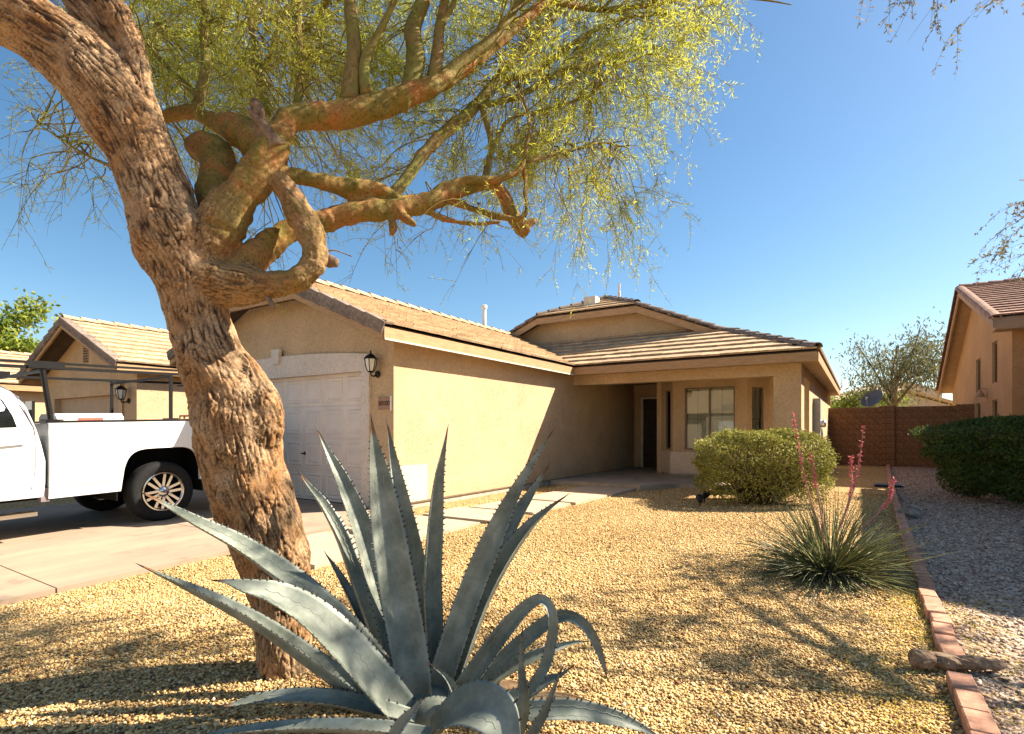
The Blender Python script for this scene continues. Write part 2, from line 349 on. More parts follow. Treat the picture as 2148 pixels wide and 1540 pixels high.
def rng_axis(a, b, c, d, fine, coarse): return np.concatenate([np.arange(a, b, coarse), np.arange(b, c, fine), np.arange(c, d + coarse, coarse)])
far = np.array([-1500, -700, -300, -120, -60, -35])
xs = np.concatenate([far, np.arange(-24, 6.1, 0.5), [12, 35, 70, 300, 1500]]); ys = np.concatenate([[-600, -200, -60, -20, -8], np.arange(-4, 30.1, 0.5), [45, 80, 200, 600, 1800]])
grid_sheet('ground', xs, ys, lambda X, Y: ground_h(X, Y) - 0.014 - np.clip((-2.0 - Y) / 4, 0, 1) * np.clip(0.45 + ground_h(X, Y), 0, 1) * (Y > -60), M['gravel_base'])
def border_x(y): return 0.40 + 0.0008 * np.clip(np.asarray(y, float) - 2.8, 0, 30) ** 2 + 0.004 * (np.asarray(y, float) - 2.8)
g = MB(); yy = np.concatenate([np.arange(-4, 22.3, 0.5)])
for a, b in zip(yy[:-1], yy[1:]):
    g.add([(border_x(a) + 0.05, a, -0.008), (4.4, a, -0.008), (4.4, b, -0.008), (border_x(b) + 0.05, b, -0.008)], [(0, 1, 2, 3)])
g.build('neighbour_gravel_bed', M['gravel_base_n'])['kind'] = 'structure'
# driveway: slabs with open joints
M['drive'] = mat('driveway concrete', (0.38, 0.275, 0.19), 0.9, 0.12, 1.6, 0.3, 90, 0.004, detail=12, col2=(0.27, 0.20, 0.145), stretch=(1.6, .6, 1))
M['walk'] = mat('walk concrete', (0.42, 0.335, 0.24), 0.92, 0.10, 2.2, 0.25, 90, 0.004, detail=10)
def stained(m):
    N = m.node_tree.nodes; L = m.node_tree.links; b = N['Principled BSDF']; src = b.inputs['Base Color'].links[0].from_socket; tc = N.new('ShaderNodeTexCoord'); nn = N.new('ShaderNodeTexNoise'); nn.inputs['Scale'].default_value = 2.4; nn.inputs['Detail'].default_value = 10; nn.inputs['Roughness'].default_value = .7; L.new(tc.outputs['Object'], nn.inputs['Vector'])
    r = N.new('ShaderNodeValToRGB'); r.color_ramp.elements[0].position = .56; r.color_ramp.elements[1].position = .74; r.color_ramp.elements[0].color = (1, 1, 1, 1); r.color_ramp.elements[1].color = (.55, .52, .50, 1); L.new(nn.outputs['Fac'], r.inputs['Fac'])
    x = N.new('ShaderNodeMixRGB'); x.blend_type = 'MULTIPLY'; x.inputs[0].default_value = 1; L.new(src, x.inputs[1]); L.new(r.outputs[0], x.inputs[2]); L.new(x.outputs[0], b.inputs['Base Color'])
stained(M['drive']); stained(M['walk'])
dw = MB().box(-11.2, -5.52, -6, 5.80, -0.62, -0.46).build('driveway', M['found']); dw['kind'] = 'structure'
xj = [-11.2, -8.36, -5.5]; yj = [-6, -3.1, -0.6, 1.72, 3.62, 5.82]
for i in range(2):
    for j in range(5):
        x0, x1, y0, y1 = xj[i] + 0.006, xj[i+1] - 0.006, yj[j] + 0.006, yj[j+1] - 0.006
        h = lambda x, y: float(ground_h(-9, y)) + 0.030
        mb = MB(); mb.add([(x0,y0,h(x0,y0)),(x1,y0,h(x1,y0)),(x1,y1,h(x1,y1)),(x0,y1,h(x0,y1)),(x0,y0,-.45),(x1,y0,-.45),(x1,y1,-.45),(x0,y1,-.45)],
                          [(0,1,2,3),(7,6,5,4),(0,4,5,1),(1,5,6,2),(2,6,7,3),(3,7,4,0)])
        mb.build('slab', M['drive'], dw)
SLABS = [(-5.44, -4.18, 3.16, 4.36, 0.03), (-5.30, -4.12, 4.44, 5.66, -0.02), (-5.16, -4.02, 5.74, 6.58, 0.02), (-5.03, -3.92, 6.64, 7.86, 0.015), (-4.95, -3.86, 7.94, 9.2, -0.01), (-4.9, -3.8, 9.27, 10.52, 0.01)]
wk = MB().box(-4.6, -4.5, 9.0, 9.1, -0.1, -0.05).build('walkway', M['walk']); wk['kind'] = 'structure'
for x0, x1, y0, y1, rz in SLABS:
    cx, cy = (x0+x1)/2, (y0+y1)/2; z = float(ground_h(cx, cy))
    mb = MB(); mb.box(x0-cx, x1-cx, y0-cy, y1-cy, -0.09, 0.028); o = mb.build('slab', M['walk'], wk); o.location = (cx, cy, z); o.rotation_euler = (R_(random.uniform(-.3, .3)), R_(random.uniform(-.3, .3)), rz)
M['asphalt'] = mat('asphalt', (0.055, 0.052, 0.05), 0.9, 0.15, 6, 0.3, 80)
g = MB(); g.box(-200, 200, -17.5, -9.5, -0.45, -0.285); g.build('street', M['asphalt'])['kind'] = 'structure'
g = MB(); g.box(-200, 200, -9.5, -9.3, -0.45, -0.20); g.box(-200, 200, -9.3, -7.9, -0.45, -0.21); g.box(-200, 200, -17.7, -17.5, -0.45, -0.20); g.build('pavement', M['walk'])['kind'] = 'structure'
pp = MB(); pp.prism([(-5.8, 10.62, -0.1), (-3.75, 10.62, -0.1), (-3.2, 11.5, -0.1), (-1.0, 11.7, -0.1), (-1.0, 13.9, -0.1), (-5.8, 15.9, -0.1)], (0, 0, 0.18))
pp.build('porch_slab', M['walk'])['kind'] = 'structure'

# ------------------------------------------------------------------ the house
K = 0.417; SL = math.sqrt(1 + K*K)
house = thing('stucco_house', 'tan stucco house with tiled roof, white garage door and shaded porch', 'house', (-6.3, 14.0, 0))
Z0, ZE = 0.09, 2.66                                    # foot of the stucco, roof deck at the eaves
XR, XL, YF = -5.6, -11.5, 5.41                         # garage roof edges
WX0, WX1, WY = -11.3, -5.82, 5.83                      # garage walls
w = MB()
def fwall(poly, y0=WY, th=0.15): w.prism([(x, y0, z) for x, z in poly], (0, th, 0))
JR, JL, DH = -6.47, -10.65, 2.12                       # garage door opening
def under(x): return ZE + K * min(XR - x, x - XL) - 0.065
fwall([(JR, Z0), (WX1, Z0), (WX1, under(WX1)), (JR, under(JR))])
fwall([(WX0, Z0), (JL, Z0), (JL, under(JL)), (WX0, under(WX0))])
fwall([(JL, DH), (JR, DH), (JR, under(JR)), (-7.59, under(-7.59)), (-9.51, under(-7.59)), (JL, under(JL))])
w.box(WX1 - 0.15, WX1, WY + 0.15, 16.15, Z0, 2.62)
w.box(WX0, WX0 + 0.15, WY + 0.15, 23.79, Z0, 2.62)
# porch: beam, corner post, side beam, side wall
BY = 11.83
w.box(WX1, -1.45, BY, BY + 0.26, 2.27, 2.60)
w.box(-1.45, -0.96, BY, 12.46, 0.03, 2.60)
w.box(-1.22, -0.96, 12.46, 13.76, 2.27, 2.60)
w.box(-1.12, -0.96, 13.76, 23.79, Z0, 2.60)
w.box(-5.82, -4.45, 16.0, 16.15, 2.22, 2.56); w.box(-5.82, -5.62, 16.0, 16.15, 0.05, 2.22); w.box(-4.66, -4.45, 16.0, 16.15, 0.05, 2.22)
# bay: panels with window openings
def panel(A, B, z0, z1, op=None, th=0.12, mb=w):
    A = np.array(A, float); B = np.array(B, float); L = np.linalg.norm(B - A); t = (B - A) / L; n = np.array([-t[1], t[0]])
    def pc(s0, s1, a, b):
        p = [A + t*s0, A + t*s1, A + t*s1 + n*th, A + t*s0 + n*th]; mb.prism([(q[0], q[1], a) for q in p], (0, 0, b - a))
    if op is None: pc(0, L, z0, z1); return t, n
    s0, s1, a, b = op
    pc(0, s0, z0, z1); pc(s1, L, z0, z1); pc(s0, s1, z0, a); pc(s0, s1, b, z1); return t, n
BAY = [(-4.33, 13.91), (-3.92, 13.5), (-2.2, 13.5), (-1.79, 13.91)]
panel(BAY[0], BAY[1], 0.66, 2.56, (0.17, 0.47, 0.71, 2.20)); panel(BAY[1], BAY[2], 0.66, 2.56, (0.29, 1.45, 0.71, 2.23)); panel(BAY[2], BAY[3], 0.66, 2.56, (0.12, 0.44, 0.71, 2.20))
w.box(-1.79, -1.12, 13.91, 14.03, Z0, 2.56); w.box(-4.45, -4.33, 13.91, 16.15, Z0, 2.56)
# upper gable wall
um = lambda x: ZE + K * min(-0.67 - x, x + 11.85) - 0.065
w.prism([(-2.95, 13.75, 3.50), (-2.95, 13.75, um(-2.95)), (-4.80, 13.75, um(-4.8)), (-7.71, 13.75, um(-4.8)), (-10.0, 13.75, um(-10.0)), (-10.0, 13.75, 3.2)], (0, 0.14, 0))
w.prism([(-0.97, 23.8, .1), (-0.97, 23.8, um(-.97)), (-6.26, 23.8, um(-6.26)), (-11.14, 23.8, um(-11.14)), (-11.14, 23.8, .1)], (0, .14, 0))
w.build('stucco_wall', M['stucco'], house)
MB().box(-4.45, -1.5, 16.3, 16.4, 0.1, 2.5).build('room_back_wall', M['stucco_trim'], house)
kn = MB()
OB = [(-4.40, 13.98), (-3.955, 13.42), (-2.165, 13.42), (-1.72, 13.98)]
kn.prism([(x, y, 0.13) for x, y in OB] , (0, 0, 0.53)); kn.build('knee_wall', M['stucco_light'], house)
fd = MB(); fd.box(WX1 - 0.14, WX1 - 0.012, WY + 0.16, 16.0, -0.2, Z0); fd.box(JR, WX1 - 0.012, WY + 0.012, WY + 0.14, -0.2, Z0); fd.box(WX0 + 0.012, JL, WY + 0.012, WY + 0.14, -0.3, Z0)
fd.box(-1.1, -0.972, 13.8, 24, -0.1, Z0); fd.prism([(x, y + 0.03, 0.05) for x, y in OB], (0, 0, 0.08)); fd.build('foundation', M['found'], house)
MB().box(WX1 - 0.002, WX1 + 0.012, WY + 0.02, 15.9, Z0 - 0.018, Z0 + 0.004).build('weep_screed', M['frame'], house)
MB().box(-5.82, -1.0, 12.09, 16.0, 2.565, 2.59).build('porch_ceiling', M['soffit'], house)
MB().box(-11.1, -6.0, 5.99, 13.7, 0.01, 0.03).build('garage_floor', M['found'], house)
# garage door: frame, four courses of eight pressed panels
gd = MB(); yd = WY + 0.10; Wd = JR - JL; gd.box(JL, JR, yd, yd + 0.04, 0.0, DH)
ch = DH / 4
for k in range(4): gd.box(JL, JR, yd - 0.012, yd + 0.0, k*ch + 0.006, (k+1)*ch - 0.006)
gdo = gd.build('garage_door', M['door'], house)
pm = MB(); pw, ph = Wd / 8 - 0.11, ch - 0.13
o4 = [(-pw/2, -ph/2), (pw/2, -ph/2), (pw/2, ph/2), (-pw/2, ph/2)]
def ring(s, y): return [(x*(1 - 2*s/pw), y, z*(1 - 2*s/ph)) for x, z in o4]
pv = ring(0, 0) + ring(0.014, -0.014) + ring(0.028, -0.014) + ring(0.05, -0.001) + ring(0.075, -0.012)
pf = [(4*i + j, 4*i + (j+1) % 4, 4*i + 4 + (j+1) % 4, 4*i + 4 + j) for i in range(4) for j in range(4)] + [(16, 17, 18, 19)]
pme = bpy.data.meshes.new('panel'); pme.from_pydata(pv, [], pf); pme.materials.append(M['door']); fix_normals(pme)
for r in range(4):
    for c in range(8):
        o = bpy.data.objects.new('panel', pme); link(o, gdo); o.location = (JL + (c + .5) * Wd / 8, yd - 0.0125, (r + .5) * ch)
MB().box(JL, JR, yd - 0.016, yd + 0.03, -0.012, 0.022).build('bottom_seal', M['black'], gdo)
hn = MB(); hn.lathe((-8.0, yd - 0.012, 0.80), [(0.03, 0), (0.03, -0.012), (0.012, -0.02), (0.012, -0.05)], 12, 'y'); hn.bar((-8.05, yd - 0.06, 0.80), (-7.93, yd - 0.06, 0.79), 0.018, 0.014); hn.build('handle', M['black'], gdo)
# stucco trim with a low arch and a keystone
tr = MB(); ty = WY - 0.045
arch = [(x, 2.36 + 0.115 * (1 - ((x + 8.56) / 2.26) ** 2)) for x in np.linspace(-10.82, -6.30, 19)]
tr.prism([(JL, ty, DH - 0.02), (JR, ty, DH - 0.02)] + [(x, ty, z) for x, z in arch[::-1]], (0, 0.0448, 0)) if False else None
for (xa, za), (xb, zb) in zip(arch[:-1], arch[1:]):
    tr.prism([(xa, ty, DH - 0.015), (xb, ty, DH - 0.015), (xb, ty, zb), (xa, ty, za)], (0, 0.045, 0))
tr.box(JR - 0.004, -6.30, ty, ty + 0.045, 0.0, DH - 0.015); tr.box(-10.82, JL + 0.004, ty, ty + 0.045, -0.1, DH - 0.015)
tr.box(JR - 0.004, JR + 0.002, ty + 0.045, yd - 0.02, 0, DH - 0.015); tro = tr.build('door_trim', M['stucco_trim'], house)
MB().prism([(-8.66, ty - 0.05, 2.345), (-8.50, ty - 0.05, 2.345), (-8.45, ty - 0.05, 2.60), (-8.71, ty - 0.05, 2.60)], (0, 0.055, 0)).build('keystone', M['stucco_trim'], tro)
lantern(house, -6.14, WY - 0.001, 2.17, 1.0)
# address plaque with raised figures
pl = MB(); px0, px1, pz0, pz1 = -6.12, -5.87, 1.50, 1.69
pl.box(px0, px1, WY - 0.022, WY - 0.001, pz0, pz1); pl.box(px0 + 0.02, px1 - 0.02, WY - 0.03, WY - 0.021, pz1 - 0.022, pz1 - 0.010); pl.box(px0 + 0.02, px1 - 0.02, WY - 0.03, WY - 0.021, pz0 + 0.010, pz0 + 0.022)
plo = pl.build('address_plaque', M['plaque'], house)
cu = bpy.data.curves.new('house_number', 'FONT'); cu.body = '30100'; cu.size = 0.105; cu.align_x = 'CENTER'; cu.align_y = 'CENTER'; cu.extrude = 0.004; cu.space_character = 0.95
tmp = bpy.data.objects.new('tmp', cu); COL.objects.link(tmp); bpy.context.view_layer.update(); tme = bpy.data.meshes.new_from_object(tmp.evaluated_get(bpy.context.evaluated_depsgraph_get())); bpy.data.objects.remove(tmp); tme.name = 'house_number'; tme.materials.clear(); tme.materials.append(M['plaque_ink'])
to = link(bpy.data.objects.new('house_number', tme), plo); to.location = ((px0 + px1) / 2, WY - 0.026, (pz0 + pz1) / 2); to.rotation_euler = (R_(90), 0, 0)
MB().box(-5.868, -5.852, WY - 0.03, WY - 0.001, pz0 - 0.01, pz1 + 0.015).build('plaque_edge_strip', M['white'], plo)
# thin paler patch low on the garage side wall
MB().box(WX1, WX1 + 0.003, WY + 0.004, WY + 0.74, Z0 + 0.005, 0.66).build('pale_patch', M['stucco_light'], house)
# windows
def window(A, B, op, cols, rows, slider=False, blind=True, back=0.06):
    A = np.array(A, float); B = np.array(B, float); L = np.linalg.norm(B - A); t = (B - A) / L; n = np.array([-t[1], t[0]]); s0, s1, a, b = op
    def pt(s, d, z): q = A + t*s + n*d; return (q[0], q[1], z)
    def bx(mb, sa, sb, da, db, za, zb): mb.prism([pt(sa, da, za), pt(sb, da, za), pt(sb, db, za), pt(sa, db, za)], (0, 0, zb - za))
    f = MB(); fw = 0.035
    bx(f, s0, s0 + fw, 0.03, 0.09, a, b); bx(f, s1 - fw, s1, 0.03, 0.09, a, b); bx(f, s0 + fw, s1 - fw, 0.03, 0.09, a, a + fw); bx(f, s0 + fw, s1 - fw, 0.03, 0.09, b - fw, b)
    if slider: bx(f, (s0+s1)/2 - 0.022, (s0+s1)/2 + 0.022, 0.035, 0.085, a + fw, b - fw)
    fo = f.build('window', M['frame'], house)
    for c in range(2 if slider else 1):
        sa = s0 + fw if not slider or c == 0 else (s0+s1)/2 + 0.022; sb = s1 - fw if not slider or c == 1 else (s0+s1)/2 - 0.022
        p = MB(); bx(p, sa, sb, back, back + 0.004, a + fw, b - fw); p.build('pane', M['glass'], fo)
        mu = MB(); k = cols
        for q in range(1, k): s = sa + (sb - sa) * q / k; bx(mu, s - 0.006, s + 0.006, back + 0.008, back + 0.014, a + fw, b - fw)
        for q in range(1, rows): z = a + (b - a) * q / rows; bx(mu, sa, sb, back + 0.0145, back + 0.020, z - 0.006, z + 0.006)
        if mu.n: mu.build('muntin', M['frame'], fo)
    if blind:
        z = a + 0.05; sl = MB(); bx(sl, s0 + 0.04, s1 - 0.04, 0.115, 0.155, b - 0.06, b - 0.02); hd = sl.build('blind', M['blind'], fo)
        while z < b - 0.07:
            q = MB(); p0 = pt(s0 + 0.045, 0.118, z); p1 = pt(s1 - 0.045, 0.118, z); p2 = pt(s1 - 0.045, 0.146, z + 0.024); p3 = pt(s0 + 0.045, 0.146, z + 0.024)
            sl = q.prism([p0, p1, p2, p3], (0, 0, 0.003)); hd.data; MBs.append(q); z += 0.031
        allb = MB()
        for q in MBs: allb.add(q.v, q.f)
        MBs.clear(); allb.build('blind_slats', M['blind'], fo)['kind'] = 'stuff'
MBs = []
window(BAY[0], BAY[1], (0.17, 0.47, 0.71, 2.20), 2, 2); window(BAY[1], BAY[2], (0.29, 1.45, 0.71, 2.23), 2, 2, slider=True); window(BAY[2], BAY[3], (0.12, 0.44, 0.71, 2.20), 2, 2)
# front door in the deep entry
d = MB(); d.box(-5.60, -5.53, 15.95, 16.06, 0.08, 2.2); d.box(-4.75, -4.68, 15.95, 16.06, 0.08, 2.2); d.box(-5.53, -4.75, 15.95, 16.06, 2.13, 2.2); do = d.build('door_frame', M['drip'], house)
d = MB().box(-5.53, -4.75, 16.01, 16.05, 0.09, 2.13)
for i in range(2):
    for j in range(3): d.box(-5.44 + i*0.36, -5.20 + i*0.36, 15.995, 16.012, 0.25 + j*0.62, 0.75 + j*0.62)
fdo = d.build('front_door', M['front_door'], house); MB().lathe((-4.83, 16.0, 1.05), [(0.012, 0), (0.012, -0.04), (0.03, -0.05), (0.03, -0.075), (0.01, -0.085)], 12, 'y').build('door_knob', M['steel'], fdo)
# fascias, soffits, drip edge
fa = MB(); FH = 0.17
fa.box(XR - 0.022, XR + 0.022, YF, 11.376, ZE - 0.02 - FH, ZE - 0.02); fa.box(XL - 0.022, XL + 0.022, YF, 20, ZE - 0.02 - FH, ZE - 0.02)
fa.box(XR + 0.022, -0.67, 11.4 - 0.024, 11.4 + 0.02, ZE - 0.02 - FH, ZE - 0.02); fa.box(-0.69, -0.648, 11.42, 24, ZE - 0.02 - FH, ZE - 0.02)
CZ = ZE + K * 1.99
for (xa, za), (xb, zb) in (((XR, ZE), (-7.59, CZ)), ((-7.59, CZ), (-9.51, CZ)), ((-9.51, CZ), (XL, ZE))):
    fa.prism([(xa, YF - 0.02, za - 0.045), (xb, YF - 0.02, zb - 0.045), (xb, YF - 0.02, zb - 0.20), (xa, YF - 0.02, za - 0.20)], (0, 0.045, 0))
RY = 13.35; MZ = ZE + K * 4.13
for (xa, za), (xb, zb) in (((-2.6, ZE + K*1.93), (-4.80, MZ)), ((-4.80, MZ), (-7.71, MZ)), ((-7.71, MZ), (-10.2, ZE + K*1.65))):
    fa.prism([(xa, RY - 0.02, za - 0.03), (xb, RY - 0.02, zb - 0.03), (xb, RY - 0.02, zb - 0.20), (xa, RY - 0.02, za - 0.20)], (0, 0.045, 0))
fao = fa.build('fascia', M['fascia'], house)
de = MB(); de.box(XR + 0.022, XR + 0.032, YF, 11.37, ZE - 0.03 - FH, ZE - 0.005 - FH); y = YF + 0.2
de.build('drip_edge', M['drip'], fao)
so = MB(); so.box(WX1, XR - 0.023, YF + 0.03, BY, 2.50, 2.52); so.box(-5.57, -0.98, 11.43, BY, 2.50, 2.52); so.box(-0.96, -0.69, 11.43, 24, 2.50, 2.52); so.build('soffit', M['soffit'], house)
# roof planes
RV = (-1, 0, K); rf = MB(); s = SL
G_R = [(0, 0), (5.99, 0), (8.34, 2.35*s), (8.34, 2.95*s), (0.96, 2.95*s), (0, 1.99*s)]
deck(rf, (XR, YF, ZE), (0, 1, 0), RV, G_R)
deck(rf, (XL, 15.0, ZE), (0, -1, 0), (1, 0, K), [(0, 0), (9.59, 0), (9.59, 1.99*s), (8.63, 2.95*s), (0, 2.95*s)])
deck(rf, (-9.51, YF, CZ), (1, 0, 0), (0, 1, K), [(0, 0), (1.92, 0), (0.96, 0.96*s)])
PO = [(0, 0), (4.93, 0), (4.93 - 2.35, 2.35*s), (-2.35, 2.35*s)]
deck(rf, (XR, 11.4, ZE), (1, 0, 0), (0, 1, K), PO)
M1 = [(0, 0), (12.6, 0), (12.6, 1.95*s), (1.95, 1.95*s)]; M2 = [(1.95, 1.95*s), (12.6, 1.95*s), (12.6, 5.59*s), (3.41, 5.59*s), (1.95, 4.13*s)]
for q in (M1, M2): deck(rf, (-0.67, 11.4, ZE), (0, 1, 0), RV, q)
ML = [(0, 1.2*s), (10.65, 1.2*s), (10.65, 4.13*s), (9.19, 5.59*s), (0, 5.59*s)]
deck(rf, (-11.85, 24.0, ZE), (0, -1, 0), (1, 0, K), ML)
deck(rf, (-7.71, RY, MZ), (1, 0, 0), (0, 1, K), [(0, 0), (2.91, 0), (1.455, 1.455*s)])
roof = rf.build('roof', M['deck'], house)
n = tile_plane(roof, (XR, YF, ZE), (0, 1, 0), RV, G_R, M['tile'])
n += tile_plane(roof, (XR, 11.4, ZE), (1, 0, 0), (0, 1, K), PO, M['tile'])
print('single tiles', n)
rest = MB()
tile_plane(roof, (XL, 15.0, ZE), (0, -1, 0), (1, 0, K), [(0, 0), (9.59, 0), (9.59, 1.99*s), (8.63, 2.95*s), (0, 2.95*s)], M['tile'], rest)
tile_plane(roof, (-9.51, YF, CZ), (1, 0, 0), (0, 1, K), [(0, 0), (1.92, 0), (0.96, 0.96*s)], M['tile'], rest)
for q in (M1, M2): tile_plane(roof, (-0.67, 11.4, ZE), (0, 1, 0), RV, q, M['tile'], rest)
tile_plane(roof, (-11.85, 24.0, ZE), (0, -1, 0), (1, 0, K), ML, M['tile'], rest)
tile_plane(roof, (-7.71, RY, MZ), (1, 0, 0), (0, 1, K), [(0, 0), (2.91, 0), (1.455, 1.455*s)], M['tile'], rest)
ro = rest.build('roof_tiles', M['tile'], roof); ro['kind'] = 'stuff'
TD = M['tile_dark']
caps(roof, (-7.59, YF, CZ + 0.01), (XR, YF, ZE + 0.01), TD, 'rake_tile', kind='rake', lift=0.0); caps(roof, (XL, YF, ZE + 0.01), (-9.51, YF, CZ + 0.01), TD, 'rake_tile', kind='rake', lift=0.0)
RZ = ZE + K * 2.95
caps(roof, (-8.55, 6.37, RZ), (-8.55, 13.7, RZ), M['tile'], 'ridge_tile'); caps(roof, (-7.59, YF, CZ), (-8.55, 6.37, RZ), M['tile'], 'hip_tile'); caps(roof, (-9.51, YF, CZ), (-8.55, 6.37, RZ), M['tile'], 'hip_tile')
caps(roof, (-0.67, 11.4, ZE), (-2.6, 13.33, ZE + K*1.93), TD, 'hip_tile'); caps(roof, (-2.62, RY + 0.03, ZE + K*1.95), (-4.80, RY + 0.03, MZ), TD, 'rake_tile', lift=0.0)
caps(roof, (-4.80, RY + .02, MZ), (-6.26, 14.8, MZ + K*1.455), TD, 'hip_tile'); caps(roof, (-7.71, RY + .02, MZ), (-6.26, 14.8, MZ + K*1.455), TD, 'hip_tile'); caps(roof, (-10.2, RY + 0.03, ZE + K*1.65), (-7.71, RY + 0.03, MZ), TD, 'rake_tile', lift=0.0)
caps(roof, (-6.26, 14.8, MZ + K*1.455), (-6.26, 23.5, MZ + K*1.455), TD, 'ridge_tile')
# roof vents
MB().lathe((-8.95, 12.5, 3.6), [(0.06, 0), (0.06, 1.02), (0.085, 1.03), (0.085, 1.12), (0.06, 1.13)], 14).build('vent_pipe', M['white'], roof)
MB().lathe((-5.75, 14.6, 4.6), [(0.04, 0), (0.04, 0.50), (0.028, 0.52), (0.028, 0.75)], 10).build('vent_pipe', M['drip'], roof)
MB().box(-6.55, -6.2, 13.95, 14.25, 4.65, 4.93).build('attic_vent', M['drip'], roof)
# electric meter panel on the side wall
MB().box(-0.96, -0.80, 14.75, 15.10, 0.95, 1.95).build('meter_panel', M['grey'], house)
MB().lathe((-0.80, 14.92, 1.35), [(0.09, 0), (0.09, 0.08), (0.07, 0.11)], 14, 'x').build('electric_meter', M['steel'], house)
MB().tube([(-0.9, 14.9, 0.05), (-0.9, 14.9, 0.95)], 0.03, 8).build('conduit', M['grey'], house)
# ------------------------------------------------------------------ houses on the left
def left_house(dx, label, single):
    h = thing('stucco_house', label, 'house', (-16.6 + dx, 12.0, 0), 'houses along the street to the left')
    xr, xl, yf, wr, wl, wy, xc = -13.6 + dx, -19.6 + dx, 5.3, -13.86 + dx, -19.3 + dx, 5.8, -16.6 + dx
    und = lambda x: ZE + K * min(xr - x, x - xl) - 0.065
    w = MB(); jr, jl = -14.65 + dx, -18.55 + dx
    def fw(poly): w.prism([(x, wy, z) for x, z in poly], (0, 0.15, 0))
    fw([(jr, -.1), (wr, -.1), (wr, und(wr)), (jr, und(jr))]); fw([(wl, -.1), (jl, -.1), (jl, und(jl)), (wl, und(wl))]); fw([(jl, 2.05), (jr, 2.05), (jr, und(jr)), (xc, und(xc)), (jl, und(jl))])
    w.box(wr - .15, wr, wy + .15, 20, -.1, 2.6); w.box(wl, wl + .15, wy + .15, 20, -.1, 2.6); w.box(wl + .15, wr - .15, 19.85, 20, -.1, 2.6)
    w.build('stucco_wall', M['stucco'], h)
    g = MB(); ch = 2.05 / 4
    g.box(jl, jr, wy + .1, wy + .14, -.1, 2.05)
    for k in range(4): g.box(jl, jr, wy + .088, wy + .1, k*ch + .006, (k+1)*ch - .006)
    g.build('garage_door', M['door_n'], h)
    t = MB(); t.box(jl - .16, jr + .16, wy - .045, wy, 2.04, 2.34); t.box(jr - .003, jr + .16, wy - .045, wy, -.1, 2.04); t.box(jl - .16, jl + .003, wy - .045, wy, -.1, 2.04); t.build('door_trim', M['stucco'], h)
    lantern(h, -14.22 + dx, wy - .001, 2.02, 1.15)
    v = MB(); v.box(xc - .13, xc + .13, wy - .02, wy, 2.9, 3.4); vo = v.build('gable_vent', M['soffit'], h)
    for k in range(7): MB().box(xc - .11, xc + .11, wy - .035, wy - .018, 2.93 + k*.065, 2.96 + k*.065).build('louvre', M['deck'], vo)
    f = MB(); rz = ZE + K*3
    for sx, xe in ((1, xr), (-1, xl)): f.prism([(xe, yf - .02, ZE - .045), (xc, yf - .02, rz - .045), (xc, yf - .02, rz - .2), (xe, yf - .02, ZE - .2)], (0, .045, 0))
    f.box(xr - .02, xr + .022, yf, 20.4, ZE - .19, ZE - .02); f.box(xl - .022, xl + .02, yf, 20.4, ZE - .19, ZE - .02); f.build('fascia', M['fascia'], h)
    d = MB(); rp = [(0, 0), (15, 0), (15, 3*SL), (0, 3*SL)]
    deck(d, (xr, yf, ZE), (0, 1, 0), (-1, 0, K), rp); deck(d, (xl, 20.3, ZE), (0, -1, 0), (1, 0, K), rp); ro = d.build('roof', M['deck'], h)
    rest = MB(); tile_plane(ro, (xr, yf, ZE), (0, 1, 0), (-1, 0, K), rp, M['tile'], rest, keep=(lambda c: c.y < 11.0) if single else None)
    tile_plane(ro, (xl, 20.3, ZE), (0, -1, 0), (1, 0, K), rp, M['tile'], rest); rest.build('roof_tiles', M['tile'], ro)['kind'] = 'stuff'
    caps(ro, (xc, yf, rz + .01), (xr, yf, ZE + .01), TD, 'rake_tile', kind='rake', lift=0); caps(ro, (xl, yf, ZE + .01), (xc, yf, rz + .01), TD, 'rake_tile', kind='rake', lift=0)
    caps(ro, (xc, yf, rz), (xc, 20.2, rz), M['tile'], 'ridge_tile')
left_house(0, 'tan gabled neighbour house with louvred vent, seen behind the white pickup', True)
left_house(-9.3, 'farther stucco house at the left edge, mostly hidden by the pickup cab', False)

# ------------------------------------------------------------------ house on the right
M['carglass_far'] = mat('dark far window', (0.03, 0.035, 0.04), 0.1)
hr = thing('stucco_house', 'orange tan stucco house with steep tiled gable beyond the dark hedge', 'house', (6.0, 20.0, 0))
NX, NE, NY0, NY1, NYR, NZ0, NZR, NZ1 = 3.0, 2.6, 16.6, 27.3, 21.9, 3.8, 5.62, 2.72
w = MB()
def nz(y): return (NZ0 + (NZR - NZ0) * (y - NY0) / (NYR - NY0) if y < NYR else NZR + (NZ1 - NZR) * (y - NYR) / (NY1 - NYR)) - 0.07
# gable wall with four window openings, cut into upright strips
ops = [(18.75, 19.42), (21.1, 21.85)]                 # two window columns (y ranges)
zs = {0: [(0.45, 2.0), (2.45, 3.55)], 1: [(0.45, 2.0), (2.35, 3.35)]}
ys_ = [17.1, ops[0][0], ops[0][1], ops[1][0], ops[1][1], NYR, 26.9]
for a, b in zip(ys_[:-1], ys_[1:]):
    cuts = [0.0]
    for k, (p, q) in enumerate(ops):
        if abs(a - p) < 1e-6: cuts = [0.0] + [z for r in zs[k] for z in r]
    for i in range(0, len(cuts), 2):
        z0 = cuts[i]
        if i + 1 < len(cuts): w.prism([(NX, a, z0), (NX, b, z0), (NX, b, cuts[i+1]), (NX, a, cuts[i+1])], (0.16, 0, 0))
        else: w.prism([(NX, a, z0), (NX, b, z0), (NX, b, nz(b)), (NX, a, nz(a))], (0.16, 0, 0))
w.box(NX + .16, 9.5, 17.1, 17.26, 0, 3.72); w.box(NX + .16, 9.5, 26.7, 26.9, 0, 2.7)
